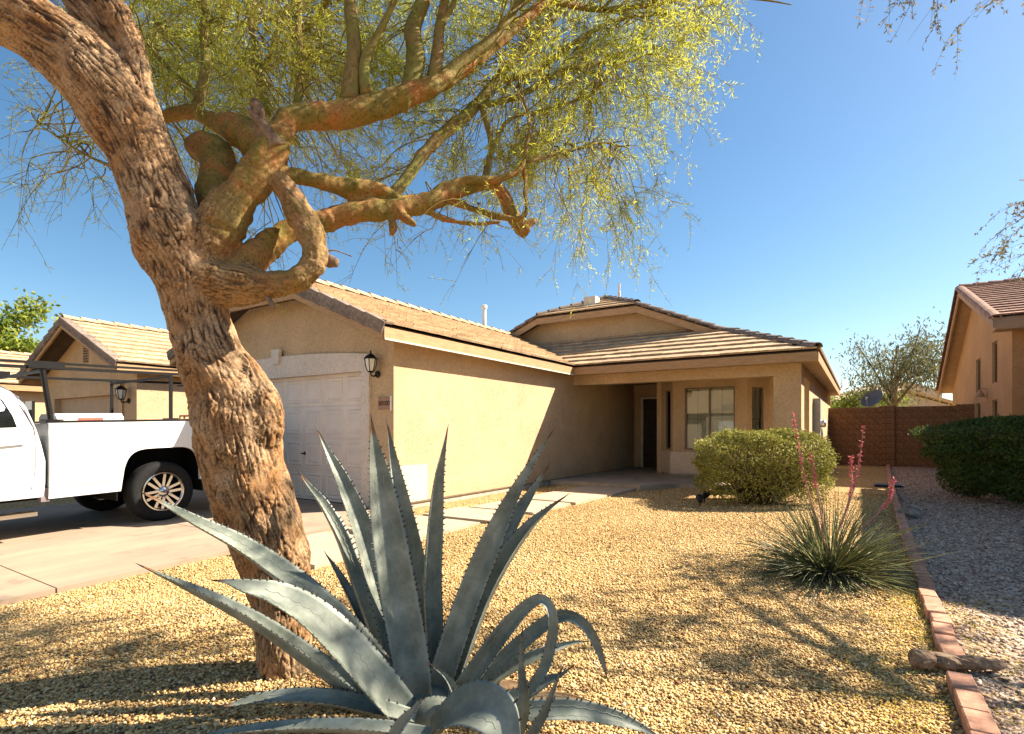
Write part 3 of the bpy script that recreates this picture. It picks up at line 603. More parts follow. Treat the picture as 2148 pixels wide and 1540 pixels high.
w.box(3.45, 3.6, 8.55, 17.09, 0, 3.78); w.box(3.6, 9.5, 8.55, 8.7, 0, 3.78); w.box(9.35, 9.5, 8.7, 26.7, 0, 2.65)
w.build('stucco_wall', M['stucco_n'], hr)
for k, (p, q) in enumerate(ops):
    for z0, z1 in zs[k]:
        f = MB(); f.box(NX + .05, NX + .09, p, p + .03, z0, z1); f.box(NX + .05, NX + .09, q - .03, q, z0, z1); f.box(NX + .05, NX + .09, p + .03, q - .03, z0, z0 + .03); f.box(NX + .05, NX + .09, p + .03, q - .03, z1 - .03, z1)
        fo = f.build('window', M['frame'], hr); MB().box(NX + .065, NX + .07, p + .03, q - .03, z0 + .03, z1 - .03).build('pane', M['glass'], fo)
MB().box(NX + .5, NX + .55, 17.4, 26.5, 0.2, 3.6).build('curtain', M['blind'], hr)
fl = MB(); fl.tube([(NX, 20.1, 2.35), (NX - .12, 20.1, 2.38), (NX - .15, 20.1, 2.34)], .012, 6); fl.lathe((NX - .15, 20.1, 2.14), [(.13, 0), (.05, .14), (.03, .2)], 12); fl.build('wall_lantern', M['fascia'], hr)
d = MB(); ks = (NZR - NZ0) / (NYR - NY0); kb = (NZR - NZ1) / (NY1 - NYR); l0 = (NYR - NY0) * math.sqrt(1 + ks*ks); l1 = (NY1 - NYR) * math.sqrt(1 + kb*kb)
fp = [(0, 0), (7.2, 0), (7.2, l0), (0, l0)]; bp_ = [(0, 0), (7.2, 0), (7.2, l1), (0, l1)]
deck(d, (NE, NY0, NZ0), (1, 0, 0), (0, 1, ks), fp, .09); deck(d, (NE + 7.2, NY1, NZ1), (-1, 0, 0), (0, -1, kb), bp_, .09)
gp = [(0, 0), (8.4, 0), (8.4, 3.2*SL), (0, 3.2*SL)]; GE = 3.98
deck(d, (3.3, 8.15, GE), (0, 1, 0), (1, 0, K), [(0, 0), (0, 3.2*SL), (8.4, 3.2*SL), (8.4, 0)]); deck(d, (9.7, 16.55, GE), (0, -1, 0), (-1, 0, K), [(0, 0), (0, 3.2*SL), (8.4, 3.2*SL), (8.4, 0)])
ron = d.build('roof', M['soffit'], hr); rest = MB()
tile_plane(ron, (NE, NY0, NZ0), (1, 0, 0), (0, 1, ks), fp, M['tile_red'], rest, keep=lambda c: c.x < 4.2)
tile_plane(ron, (NE + 7.2, NY1, NZ1), (-1, 0, 0), (0, -1, kb), bp_, M['tile_red'], rest)
tile_plane(ron, (3.3, 16.55, GE), (0, -1, 0), (1, 0, K), gp, M['tile_red'], rest); tile_plane(ron, (9.7, 8.15, GE), (0, 1, 0), (-1, 0, K), gp, M['tile_red'], rest)
rest.build('roof_tiles', M['tile_red'], ron)['kind'] = 'stuff'
f = MB()
f.prism([(NE - .02, NY0, NZ0 - .06), (NE - .02, NYR, NZR - .06), (NE - .02, NYR, NZR - .24), (NE - .02, NY0, NZ0 - .24)], (.045, 0, 0)); f.prism([(NE - .02, NY1, NZ1 - .06), (NE - .02, NYR, NZR - .06), (NE - .02, NYR, NZR - .24), (NE - .02, NY1, NZ1 - .24)], (.045, 0, 0))
f.box(NE + .025, 9.6, NY0 - .02, NY0 + .025, NZ0 - .28, NZ0 - .03); f.box(3.28, 3.32, 8.15, 16.5, GE - .22, GE - .02); f.box(3.32, 9.7, 8.13, 8.17, GE - .22, GE - .02)
f.build('fascia', M['soffit'], hr)
so = MB(); so.box(NE + .03, 9.5, NY0 + .03, 17.1, 3.52, 3.55); so.build('soffit', M['soffit'], hr)
caps(ron, (NE + .02, NYR, NZR), (NE + .02, NY0, NZ0), M['tile_red'], 'rake_tile', r=.12, step=.30, lift=-.02); caps(ron, (NE + .02, NYR, NZR), (NE + .02, NY1, NZ1), M['tile_red'], 'rake_tile', r=.12, lift=-.02)
caps(ron, (NE, NYR, NZR), (9.7, NYR, NZR), M['tile_red'], 'ridge_tile'); caps(ron, (6.5, 8.15, GE + K*3.2), (6.5, 16.5, GE + K*3.2), M['tile_red'], 'ridge_tile')
w = MB().prism([(3.6, 8.56, 3.7), (6.5, 8.56, GE + K*3.0), (9.4, 8.56, 3.7)], (0, .13, 0)); w.build('gable_wall', M['stucco_n'], hr)

# ------------------------------------------------------------------ block wall between the houses
M['block'] = mat('red brown block', (0.25, 0.13, 0.065), 0.95, 0.2, 14, 0.5, 60, 0.008, objrand=0.06)
M['mortar'] = mat('block mortar', (0.19, 0.095, 0.05), 0.95, 0.1, 20)
bw = thing('block_wall', 'red brown concrete block wall with pilaster closing the side yard', 'wall', (0.9, 22.2, 0))
BWY = 22.2; mo = MB(); mo.box(-0.94, 2.98, BWY + .012, BWY + .18, -.2, 1.90); mo.build('mortar', M['mortar'], bw)
def shared_box(name, sx, sy, sz, m, bev=0.004):
    me = bpy.data.meshes.new(name); b = bmesh.new(); bmesh.ops.create_cube(b, size=1)
    for v in b.verts: v.co = Vector((v.co.x*sx, v.co.y*sy, v.co.z*sz))
    if bev: bmesh.ops.bevel(b, geom=list(b.edges), offset=bev, segments=1, affect='EDGES')
    b.to_mesh(me); b.free(); me.materials.append(m); return me
blk = shared_box('block', .39, .20, .19, M['block'], .006); hb = shared_box('block', .19, .20, .19, M['block'], .006); cap_ = shared_box('block', .42, .26, .19, M['block'], .006)
for r in range(10):
    z = r*.2 - .02; x = -1.0 + (r % 2) * .2; cells = ([] if r % 2 == 0 else [(-0.9, hb)])
    while x < 2.9: cells.append((x + .2, blk)); x += .4
    for cx, me in cells:
        if cx > 3.0 or (.53 < cx < .98 and me is hb): continue
        o = bpy.data.objects.new('block', me); link(o, bw); o.matrix_parent_inverse = Matrix.Identity(4); o.location = Vector((cx, BWY + .10 + random.gauss(0, .002), z + .1)) - bw.location
    o = bpy.data.objects.new('block', cap_); link(o, bw); o.matrix_parent_inverse = Matrix.Identity(4); o.location = Vector((.75, BWY + .07, z + .13)) - bw.location
    o = bpy.data.objects.new('block', cap_); link(o, bw); o.matrix_parent_inverse = Matrix.Identity(4); o.location = Vector((2.78, BWY + .07, z + .14)) - bw.location
# ------------------------------------------------------------------ brick edging, log, rock
M['brick'] = mat('edging brick', (0.46, 0.235, 0.15), 0.9, 0.14, 18, 0.4, 70, 0.005, objrand=0.13)
be = thing('brick_edging', 'single row of pinkish bricks edging the gold gravel', 'edging', (0.5, 11, 0))
bk = shared_box('brick', .098, .195, .075, M['brick'], .006)
y = 2.2
while y < 22.0:
    if not (3.40 < y < 3.54):
        x = float(border_x(y)); o = bpy.data.objects.new('brick', bk); link(o, be); o.matrix_parent_inverse = Matrix.Identity(4)
        o.location = Vector((x + random.gauss(0, .005), y, .012 + random.gauss(0, .003))) - be.location; a = math.atan2(float(border_x(y + .2)) - x, .2)
        o.rotation_euler = (R_(random.gauss(0, .7)), R_(random.gauss(0, .8)), -a + random.gauss(0, .015))
    y += .2035
M['log'] = mat('weathered log', (0.36, 0.25, 0.16), 0.95, 0.3, 30, 0.9, 40, 0.012, col2=(0.13, 0.075, 0.045), stretch=(1, 1, 1))
lg = MB(); c0 = np.array([.215, 3.40, .045]); c1 = np.array([.60, 3.57, .04]); t = (c1 - c0) / np.linalg.norm(c1 - c0); pth = [c0 + (c1 - c0) * k / 12 + rng.normal(0, .003, 3) for k in range(13)]
rd = [.040] + [.043 - .0012*k + .005 * math.sin(k * 1.7) for k in range(1, 12)] + [.014]
v, fcs = tube_geo(np.array(pth), np.array(rd), 14); v = np.array(v) + rng.normal(0, .0035, v.shape); lg.add(v, fcs)
tag(lg.build('dead_log', M['log'], None, False), 'short weathered log lying across the brick edging', 'log')
M['rock'] = mat('grey rock', (0.24, 0.21, 0.17), 0.95, 0.25, 12, 0.6, 30, 0.01)
def rock(c, s, label, m='rock'):
    b = bmesh.new(); bmesh.ops.create_icosphere(b, subdivisions=3, radius=1)
    for v_ in b.verts:
        q = v_.co; k = 1 + .16*math.sin(3.1*q.x + 1.3*q.y + c[0]) + .11*math.sin(5.3*q.y + 2*q.z) + .05*math.sin(9*q.z + 7*q.x); v_.co = Vector((q.x*s[0]*k, q.y*s[1]*k, q.z*s[2]*k))
    me = bpy.data.meshes.new('rock'); b.to_mesh(me); b.free(); me.materials.append(M[m]); o = link(bpy.data.objects.new('rock', me)); o.location = c; tag(o, label, 'rock'); return o
rock((.56, 9.3, .03), (.16, .12, .1), 'rounded grey rock sitting at the brick edging behind the spiky plant')
# garden spotlights
def spot(c, rz, label):
    t = thing('garden_spotlight', label, 'spotlight', c, 'small black spotlights in the gravel')
    MB().tube([(c[0], c[1], -.05), (c[0], c[1], .07)], .012, 8).build('stake', M['black'], t)
    a = Vector((math.cos(rz), math.sin(rz), .5)).normalized(); p0 = Vector(c) + Vector((0, 0, .09)) - a*.05
    mb = MB(); v, f_ = tube_geo(np.array([p0, p0 + a*.02, p0 + a*.07, p0 + a*.13]), np.array([.02, .04, .048, .055]), 12); mb.add(v, f_); mb.build('lamp_head', M['black'], t)
spot((-2.15, 8.9, 0), 2.0, 'black garden spotlight in front of the porch, left one of the pair'); spot((-2.2, 9.4, 0), 1.2, 'black garden spotlight in front of the porch, right one of the pair')
# black valve box lids on the ground near the side yard
o = MB().box(.25, .75, 13.9, 14.3, -.02, .03); o.box(.28, .72, 13.93, 14.27, .03, .04); tag(o.build('valve_box', M['black']), 'flat black irrigation box lid in the shaded side yard', 'valve box')
# ------------------------------------------------------------------ satellite dish, far house
def dish():
    c = P(1832, 838, 22.5); t = thing('satellite_dish', 'dark satellite dish showing above the block wall', 'satellite dish', (c[0] + .15, c[1] + .2, 0))
    b = bmesh.new(); N_ = 24
    ax = Vector((-.55, -.62, .56)).normalized(); q = ax.to_track_quat('Z', 'Y'); rings = []
    for k in range(6):
        r = .43 * k / 5; rings.append([b.verts.new(Vector(c) + q @ Vector((r*1.08*math.cos(2*math.pi*j/N_), r*math.sin(2*math.pi*j/N_), .55*r*r))) for j in range(N_)] if k else [b.verts.new(Vector(c))])
    for j in range(N_): b.faces.new((rings[0][0], rings[1][j], rings[1][(j+1) % N_]))
    for k in range(1, 5):
        for j in range(N_): b.faces.new((rings[k][j], rings[k+1][j], rings[k+1][(j+1) % N_], rings[k][(j+1) % N_]))
    me = bpy.data.meshes.new('reflector'); b.to_mesh(me); b.free(); me.materials.append(M['grey_d']); ob = link(bpy.data.objects.new('reflector', me), t); sm = ob.modifiers.new('s', 'SOLIDIFY'); sm.thickness = .012
    mb = MB(); mb.tube([tuple(Vector(c) - ax*.02), (c[0] + .12, c[1] + .16, c[2] - .15), (c[0] + .15, c[1] + .2, c[2] - .35), (c[0] + .15, c[1] + .2, -.1)], .028, 8); mb.build('mast', M['grey'], t)
    e = Vector(c) + ax*.45 + Vector((0, 0, -.22)); mb = MB(); mb.tube([tuple(Vector(c) + q @ Vector((0, -.42, .09))), tuple(e)], .012, 6); mb.lathe(tuple(e), [(.03, -.04), (.035, .04), (.02, .06)], 10); mb.build('feed_arm', M['grey'], t)
M['grey_d'] = mat('dish paint', (0.10, 0.10, 0.11), 0.5, 0.1, 6)
dish()
def far_house():
    c = P(1880, 902, 42); t = thing('stucco_house', 'pale beige house with low gable roof far behind the block wall', 'house', (c[0], c[1], 0)); a = YAW
    ex = np.array([math.cos(a), math.sin(a)]); ey = np.array([-math.sin(a), math.cos(a)])
    def q(x, y, z): p = c[:2] + ex*x + ey*y; return (p[0], p[1], z)
    w = MB(); w.prism([q(-4.2, 0, 0), q(4.6, 0, 0), q(4.6, 0, 3.0), q(.6, 0, 4.1), q(-4.2, 0, 3.0)], (ey[0]*9, ey[1]*9, 0)); w.build('stucco_wall', M['stucco_far'], t)
    r = MB(); r.prism([q(.6, -.4, 4.2), q(.6, -.4, 4.4), q(-4.8, -.4, 3.15), q(-4.8, -.4, 2.95)], (ey[0]*10, ey[1]*10, 0)); r.prism([q(.6, -.4, 4.2), q(.6, -.4, 4.4), q(5.2, -.4, 3.12), q(5.2, -.4, 2.95)], (ey[0]*10, ey[1]*10, 0)); r.build('roof', M['tile'], t)
    w = MB(); w.prism([q(2.0, 5, 0), q(7.5, 5, 0), q(7.5, 5, 4.6), q(4.5, 5, 5.4), q(2.0, 5, 4.7)], (ey[0]*6, ey[1]*6, 0)); w.build('upper_wall', M['stucco_far'], t)
far_house()

# ------------------------------------------------------------------ house across the street, seen only as a reflection in the bay window
ho = thing('stucco_house', 'house across the street mirrored faintly in the bay window', 'house', (-5, -24, -0.4))
w = MB(); w.prism([(-15, -21, -.5), (6, -21, -.5), (6, -21, 2.7), (-15, -21, 2.7)], (0, -9, 0)); w.prism([(-11, -20.5, -.5), (-4, -20.5, -.5), (-4, -20.5, 2.7), (-7.5, -20.5, 4.0), (-11, -20.5, 2.7)], (0, -.45, 0)); w.build('stucco_wall', M['stucco_far'], ho)
r = MB(); r.prism([(-15.5, -20.3, 2.6), (-15.5, -25.5, 4.9), (-15.5, -30.7, 2.6)], (22, 0, 0)); r.build('roof', M['tile'], ho)
for x0 in (-2.5, 2.0): MB().box(x0, x0 + 1.6, -20.99, -20.95, .6, 2.0).build('window', M['carglass_far'], ho)
MB().box(-10, -5, -20.49, -20.46, -.4, 1.9).build('garage_door', M['white'], ho)
# ------------------------------------------------------------------ white pickup backed up the driveway
M['paint'] = mat('white car paint', (0.80, 0.80, 0.79), 0.22, 0.015, 2, spec=0.5)
M['tyre'] = mat('tyre rubber', (0.012, 0.012, 0.012), 0.85, 0.2, 30, 0.2, 60, 0.004)
M['chrome'] = mat('polished alloy', (0.62, 0.61, 0.60), 0.16, 0.03, 6, metal=1.0)
M['well'] = mat('wheel well', (0.006, 0.006, 0.006), 0.95)
M['carglass'] = mat('tinted car glass', (0.006, 0.007, 0.008), 0.05, 0.05, 4, spec=0.6)
M['seam'] = mat('seam shadow gap', (0.20, 0.16, 0.17), 0.8)
M['rack'] = mat('rack black paint', (0.010, 0.009, 0.009), 0.5, 0.1, 10, spec=0.2)
M['red'] = mat('red sticker', (0.62, 0.13, 0.09), 0.5, 0.1, 30)
M['clamp'] = mat('rusty clamp', (0.10, 0.025, 0.015), 0.7, 0.2, 30)
M['amber'] = mat('tail lamp', (0.35, 0.02, 0.02), 0.2)
TX, TY, TZ, TS = -8.95, 3.66, -0.040, 0.030
def T(p): return (TX + p[0], TY + p[1], TZ + p[2] + TS * p[1])
class TB(MB):
    def add(s, v, f): return MB.add(s, [T(p) for p in v], f)
truck = thing('pickup_truck', 'white pickup truck with black ladder rack, backed up to the garage', 'pickup truck', (TX, TY - 1.2, TZ))
HW = 1.0
def side_x(z): return HW - 0.035 * max(0, (z - 1.02) / 0.36) ** 2 - 0.05 * max(0, (0.80 - z) / 0.35) ** 2
def zlow(y):
    if abs(y) < 0.495: return 0.47 + 0.53 * (1 - (abs(y) / 0.495) ** 5) ** 0.38
    return 0.47 if y < 0 else 0.52
def bed_side(sg):
    b = TB(); ys_ = np.unique(np.concatenate([np.linspace(-1.235, -.5, 8), np.linspace(-.495, .495, 45), np.linspace(.5, 1.25, 8)])); nr = 10; V = []
    for y in ys_:
        lo = zlow(y)
        for k in range(nr + 1):
            z = lo + (1.36 - lo) * k / nr; V.append((sg * side_x(z), y, z))
    n = len(ys_); w_ = nr + 1
    F = [(i*w_ + k, (i+1)*w_ + k, (i+1)*w_ + k + 1, i*w_ + k + 1) for i in range(n - 1) for k in range(nr)]
    Vi = [(sg * (abs(x) - .05), y, z) for x, y, z in V]; m_ = len(V)
    F += [tuple(q + m_ for q in f[::-1]) for f in F]
    F += [(i*w_, i*w_ + m_, (i+1)*w_ + m_, (i+1)*w_) for i in range(n - 1)] + [(i*w_ + nr, (i+1)*w_ + nr, (i+1)*w_ + nr + m_, i*w_ + nr + m_) for i in range(n - 1)]
    F += [(k, k+1, k+1+m_, k+m_) for k in range(nr)] + [((n-1)*w_ + k, (n-1)*w_ + k + m_, (n-1)*w_ + k + 1 + m_, (n-1)*w_ + k + 1) for k in range(nr)]
    b.add(V + Vi, F); return b.build('bed_side', M['paint'], truck, True)
for sg in (1, -1):
    o = bed_side(sg); e = o.modifiers.new('e', 'EDGE_SPLIT'); e.split_angle = R_(40)
    b = TB(); b.box(min(sg*.88, sg*.975), max(sg*.88, sg*.975), -1.235, 1.25, 1.361, 1.385); b.build('bed_rail', M['rack'], truck)
b = TB(); b.box(-.94, .94, -1.22, 1.2, 1.02, 1.05); b.box(-.94, .94, -1.235, -1.19, .5, 1.35); b.build('bed_floor', M['grey'], truck)
b = TB(); b.box(-.94, .94, 1.20, 1.26, .62, 1.36); b.build('tailgate', M['paint'], truck)
b = TB(); b.box(-.98, .98, 1.27, 1.42, .48, .66); b.build('bumper', M['chrome'], truck)
for sg in (1, -1):
    b = TB(); b.box(min(sg*.93, sg*1.0), max(sg*.93, sg*1.0), 1.25, 1.275, .95, 1.3); b.build('tail_lamp', M['amber'], truck)
    b = TB(); b.box(min(sg*.35, sg*.93), max(sg*.35, sg*.93), -.56, .56, .40, 1.02)
    o = TB(); x0 = sg*.40; x1 = sg*.945        # hollow wheel well
    for yy_ in (-.54, .53): o.box(min(x0, x1), max(x0, x1), yy_, yy_ + .012, .35, 1.0)
    o.box(min(x0, x1), max(x0, x1), -.54, .542, 1.0, 1.012); o.box(min(x0, x0 + sg*.012), max(x0, x0 + sg*.012), -.54, .542, .35, 1.0); o.build('wheel_well', M['well'], truck)
b = TB(); b.box(-.45, .45, -4.4, 1.2, .42, .60); b.build('chassis', M['well'], truck)
# cab: loft of cross sections along the length
def ring_at(y, roof, belt=1.30, bot=.50, hw=HW, slant=0.0, ti=.17):
    pts = [(hw - .05, bot), (hw - .005, bot + .16), (hw, .92), (hw - .005, 1.12), (hw - .03, belt), (hw - .03 - ti*.55, belt + (roof - belt)*.6), (hw - .03 - ti, roof - .09), (hw - .10 - ti, roof - .025), (hw - .30 - ti, roof)]
    full = pts + [(-x, z) for x, z in pts[::-1]]
    return [(x, y - slant * max(0, z - .95) / .9, z) for x, z in full]
def loft(rings, name, m_, cap=True):
    b = TB(); n = len(rings[0]); V = [p for r in rings for p in r]; F = [(i*n + k, (i+1)*n + k, (i+1)*n + (k+1) % n, i*n + (k+1) % n) for i in range(len(rings) - 1) for k in range(n)]
    if cap: F += [tuple(range(n)), tuple(range((len(rings)-1)*n, len(rings)*n))[::-1]]
    b.add(V, F); o = b.build(name, m_, truck, True); e = o.modifiers.new('e', 'EDGE_SPLIT'); e.split_angle = R_(35); return o
cabo = loft([ring_at(-1.275, 1.70, slant=.20, ti=.20, hw=.985), ring_at(-1.31, 1.76, slant=.24, ti=.18), ring_at(-1.38, 1.82, slant=.24), ring_at(-1.6, 1.865, slant=.15), ring_at(-2.3, 1.88), ring_at(-2.9, 1.86), ring_at(-3.2, 1.78), ring_at(-3.75, 1.36, belt=1.25, ti=.05)], 'cab', M['paint'])
loft([ring_at(-3.70, 1.34, belt=1.22, ti=.04), ring_at(-4.6, 1.28, belt=1.18, ti=.04), ring_at(-4.95, 1.2, belt=1.1, ti=.06, hw=.96)], 'hood', M['paint'])
def side_panel(name, pts, m_, sg=1, off=.004, parent=truck):
    b = TB(); V = []
    for y, z in pts:
        x = side_x(z) if z < 1.12 else (HW - .005 - (z - 1.12) / .18 * .025 if z < 1.30 else HW - .03 - .17 * .55 * (z - 1.30) / (.565*.6) if z < 1.64 else HW - .03 - .0935 - .0765 * (z - 1.64) / .135)
        V.append((sg * (x + off), y, z))
    n = len(V); b.add(V + [(x - sg*.02, y, z) for x, y, z in V], [tuple(range(n)), tuple(range(n, 2*n))[::-1]] + [(i, (i+1) % n, (i+1) % n + n, i + n) for i in range(n)]); return b.build(name, m_, parent)
for sg in (1, -1):
    side_panel('side_window', [(-1.52, 1.315), (-1.55, 1.45), (-1.62, 1.62), (-1.70, 1.70), (-2.32, 1.72), (-2.32, 1.30)], M['carglass'], sg)
    side_panel('side_window', [(-2.42, 1.30), (-2.42, 1.72), (-3.05, 1.69), (-3.3, 1.5), (-3.42, 1.31)], M['carglass'], sg)
    for ln in ([(-1.40, .60), (-1.37, .8), (-1.36, 1.1), (-1.37, 1.3), (-1.45, 1.55), (-1.52, 1.70)], [(-2.37, .60), (-2.37, 1.30)]):
        pts = [(y - .004, z) for y, z in ln] + [(y + .004, z) for y, z in ln[::-1]]
        side_panel('door_seam', pts, M['seam'], sg, .002)
    h = side_panel('door_handle', [(-1.75, 1.105), (-1.46, 1.125), (-1.46, 1.15), (-1.75, 1.15)], M['paint'], sg, .03)
    b = TB(); b.box(min(sg*.86, sg*1.04), max(sg*.86, sg*1.04), -3.4, -1.36, .30, .345); b.build('running_board', M['chrome'], truck)
    b = TB(); b.box(min(sg*.84, sg*.94), max(sg*.84, sg*.94), -1.3, -1.22, .44, .60); b.build('body_mount', M['seam'], truck)
b = TB(); V = [(-.66, -3.28, 1.74), (.66, -3.28, 1.74), (.8, -3.72, 1.37), (-.8, -3.72, 1.37)]; b.add(V + [(x, y - .02, z + .015) for x, y, z in V], [(0,1,2,3), (7,6,5,4), (0,4,5,1), (1,5,6,2), (2,6,7,3), (3,7,4,0)]); b.build('windshield', M['carglass'], truck)
b = TB(); b.box(-.75, .75, -1.33, -1.30, 1.38, 1.62); b.build('rear_window', M['carglass'], truck)
b = TB(); b.box(-.8, .8, -5.0, -4.93, .62, 1.12); b.build('grille', M['chrome'], truck); b = TB(); b.box(-.98, .98, -5.1, -4.95, .42, .62); b.build('bumper', M['chrome'], truck)
for sg in (1, -1): b = TB(); b.box(min(sg*.62, sg*.94), max(sg*.62, sg*.94), -4.99, -4.90, .85, 1.1); b.build('headlight', M['lamp_glass'], truck)
# fuel door seam and lower body crease
for sg in (1, -1):
    b = TB(); ring_ = []
    for k in range(25): a = 2*math.pi*k/24; ring_.append((sg*(side_x(.956 + .1*math.sin(a)) + .0005), -.93 + .1*math.cos(a), .956 + .1*math.sin(a)))
    if sg < 0: b.tube(ring_, .0028, 5, False); b.build('fuel_door', M['seam'], truck)
    b = TB(); b.tube([(sg*(side_x(.61) + .001), y_, .61) for y_ in np.linspace(-1.23, -.52, 8)], .003, 5); b.build('body_crease', M['seam'], truck)
# wheels
def wheel(y0, sg):
    c = Vector(T((sg * .86, y0, .405))); R0 = .405
    t_ = MB(); t_.lathe((0, 0, 0), [(.255, .105*1), (.30, .128), (.355, .132), (.392, .112), (.405, .07), (.405, -.07), (.392, -.112), (.355, -.132), (.255, -.12)], 40, 'x', False); wo = t_.build('wheel', M['tyre'], truck, True); wo.location = c; wo.matrix_parent_inverse = Matrix.Translation(-truck.location)
    e = wo.modifiers.new('e', 'EDGE_SPLIT'); e.split_angle = R_(50)
    if sg < 0: wo.rotation_euler = (0, 0, math.pi)
    def sub(mb, nm, m_, sm=False): o = mb.build(nm, m_, None, sm); o.parent = wo; return o
    r = MB(); r.lathe((0, 0, 0), [(.262, .118), (.262, .128), (.245, .130), (.232, .112), (.225, -.06)], 40, 'x', False); sub(r, 'rim', M['chrome'])
    d_ = MB(); d_.lathe((0, 0, 0), [(.224, -.02), (.224, -.01)], 32, 'x'); sub(d_, 'brake_disc', M['well'])
    for k in range(6):
        a = 2*math.pi*k/6 + .26
        for da in (-.20, .20):
            s_ = MB(); p0 = (.108, .060*math.cos(a + da*1.9), .060*math.sin(a + da*1.9)); p1 = (.112, .232*math.cos(a + da), .232*math.sin(a + da))
            s_.bar(p0, p1, .034, .030, up=(1, 0, 0)); sub(s_, 'spoke', M['chrome'])
        l_ = MB(); l_.lathe((.112, .085*math.cos(a + .5), .085*math.sin(a + .5)), [(.013, 0), (.013, .02), (.006, .026)], 8, 'x'); sub(l_, 'lug_nut', M['chrome'])
    h_ = MB(); h_.lathe((0, 0, 0), [(.078, .08), (.078, .118), (.06, .135), (.055, .14)], 24, 'x'); ho = sub(h_, 'hub_cap', M['chrome'], True)
    bt = MB(); bt.box(.1402, .146, -.040, .040, -.011, .011); bt.box(.1402, .1455, -.016, .016, -.020, .020); sub(bt, 'hub_emblem', M['seam'])
for y0 in (0, -3.85):
    for sg in (1, -1): wheel(y0, sg)
# ladder rack
rk = TB(); rz = 2.01
for sg in (1, -1): rk.bar((sg*.92, -4.4, rz - .01), (sg*.92, 1.15, rz), .036, .036)
rko = rk.build('ladder_rack', M['rack'], truck)
for y0 in (-3.9, -1.28, .12, 1.1): b = TB(); b.bar((-.92, y0, rz - .05), (.92, y0, rz - .04), .03, .03); b.build('crossbar', M['rack'], rko)
for sg in (1, -1):
    b = TB(); b.tube([(sg*.92, -1.28, rz - .03), (sg*.915, -1.20, 1.385)], .030, 10); b.box(min(sg*.86, sg*.98), max(sg*.86, sg*.98), -1.28, -1.10, 1.386, 1.40); b.build('post', M['rack'], rko)
    b = TB(); b.bar((sg*.92, .12, rz - .02), (sg*.92, .12, 1.386), .036, .036, up=(1, 0, 0)); b.box(min(sg*.87, sg*.97), max(sg*.87, sg*.97), .04, .20, 1.386, 1.40); b.build('post', M['rack'], rko)
    b = TB(); b.box(min(sg*.945, sg*.955), max(sg*.945, sg*.955), -1.42, -1.08, rz - .015, rz + .07); b.build('gusset_plate', M['rack'], rko)
b = TB(); b.bar((.55, -4.3, rz + .085), (.55, 1.1, rz + .085), .03, .03); b.build('top_pole', M['rack'], rko)
# tool box and clamps standing in the bed
tb = thing('tool_box', 'white lidded tool box with red label in the pickup bed', 'tool box', T((.4, -.8, 1.05)))
b = TB(); b.box(.30, .86, -1.12, -.45, 1.051, 1.37); b.build('box_body', M['paint'], tb)
b = TB(); b.prism([(.29, -1.13, 1.375), (.87, -1.13, 1.375), (.87, -1.13, 1.42), (.80, -1.13, 1.47), (.36, -1.13, 1.47), (.29, -1.13, 1.42)], (0, .70, 0)); b.build('lid', M['paint'], tb)
b = TB(); b.box(.8702, .873, -.92, -.66, 1.385, 1.415); b.build('red_label', M['red'], tb)
cl = thing('bar_clamp', 'rust red clamp sitting on the pickup bed rail', 'clamp', T((.92, .3, 1.39)))
b = TB(); b.tube([(.92, .24, 1.388), (.92, .24, 1.43), (.92, .46, 1.43), (.92, .50, 1.40), (.92, .5, 1.386)], .013, 6); b.tube([(.92, .3, 1.388), (.92, .3, 1.428)], .013, 6); b.build('frame', M['clamp'], cl)
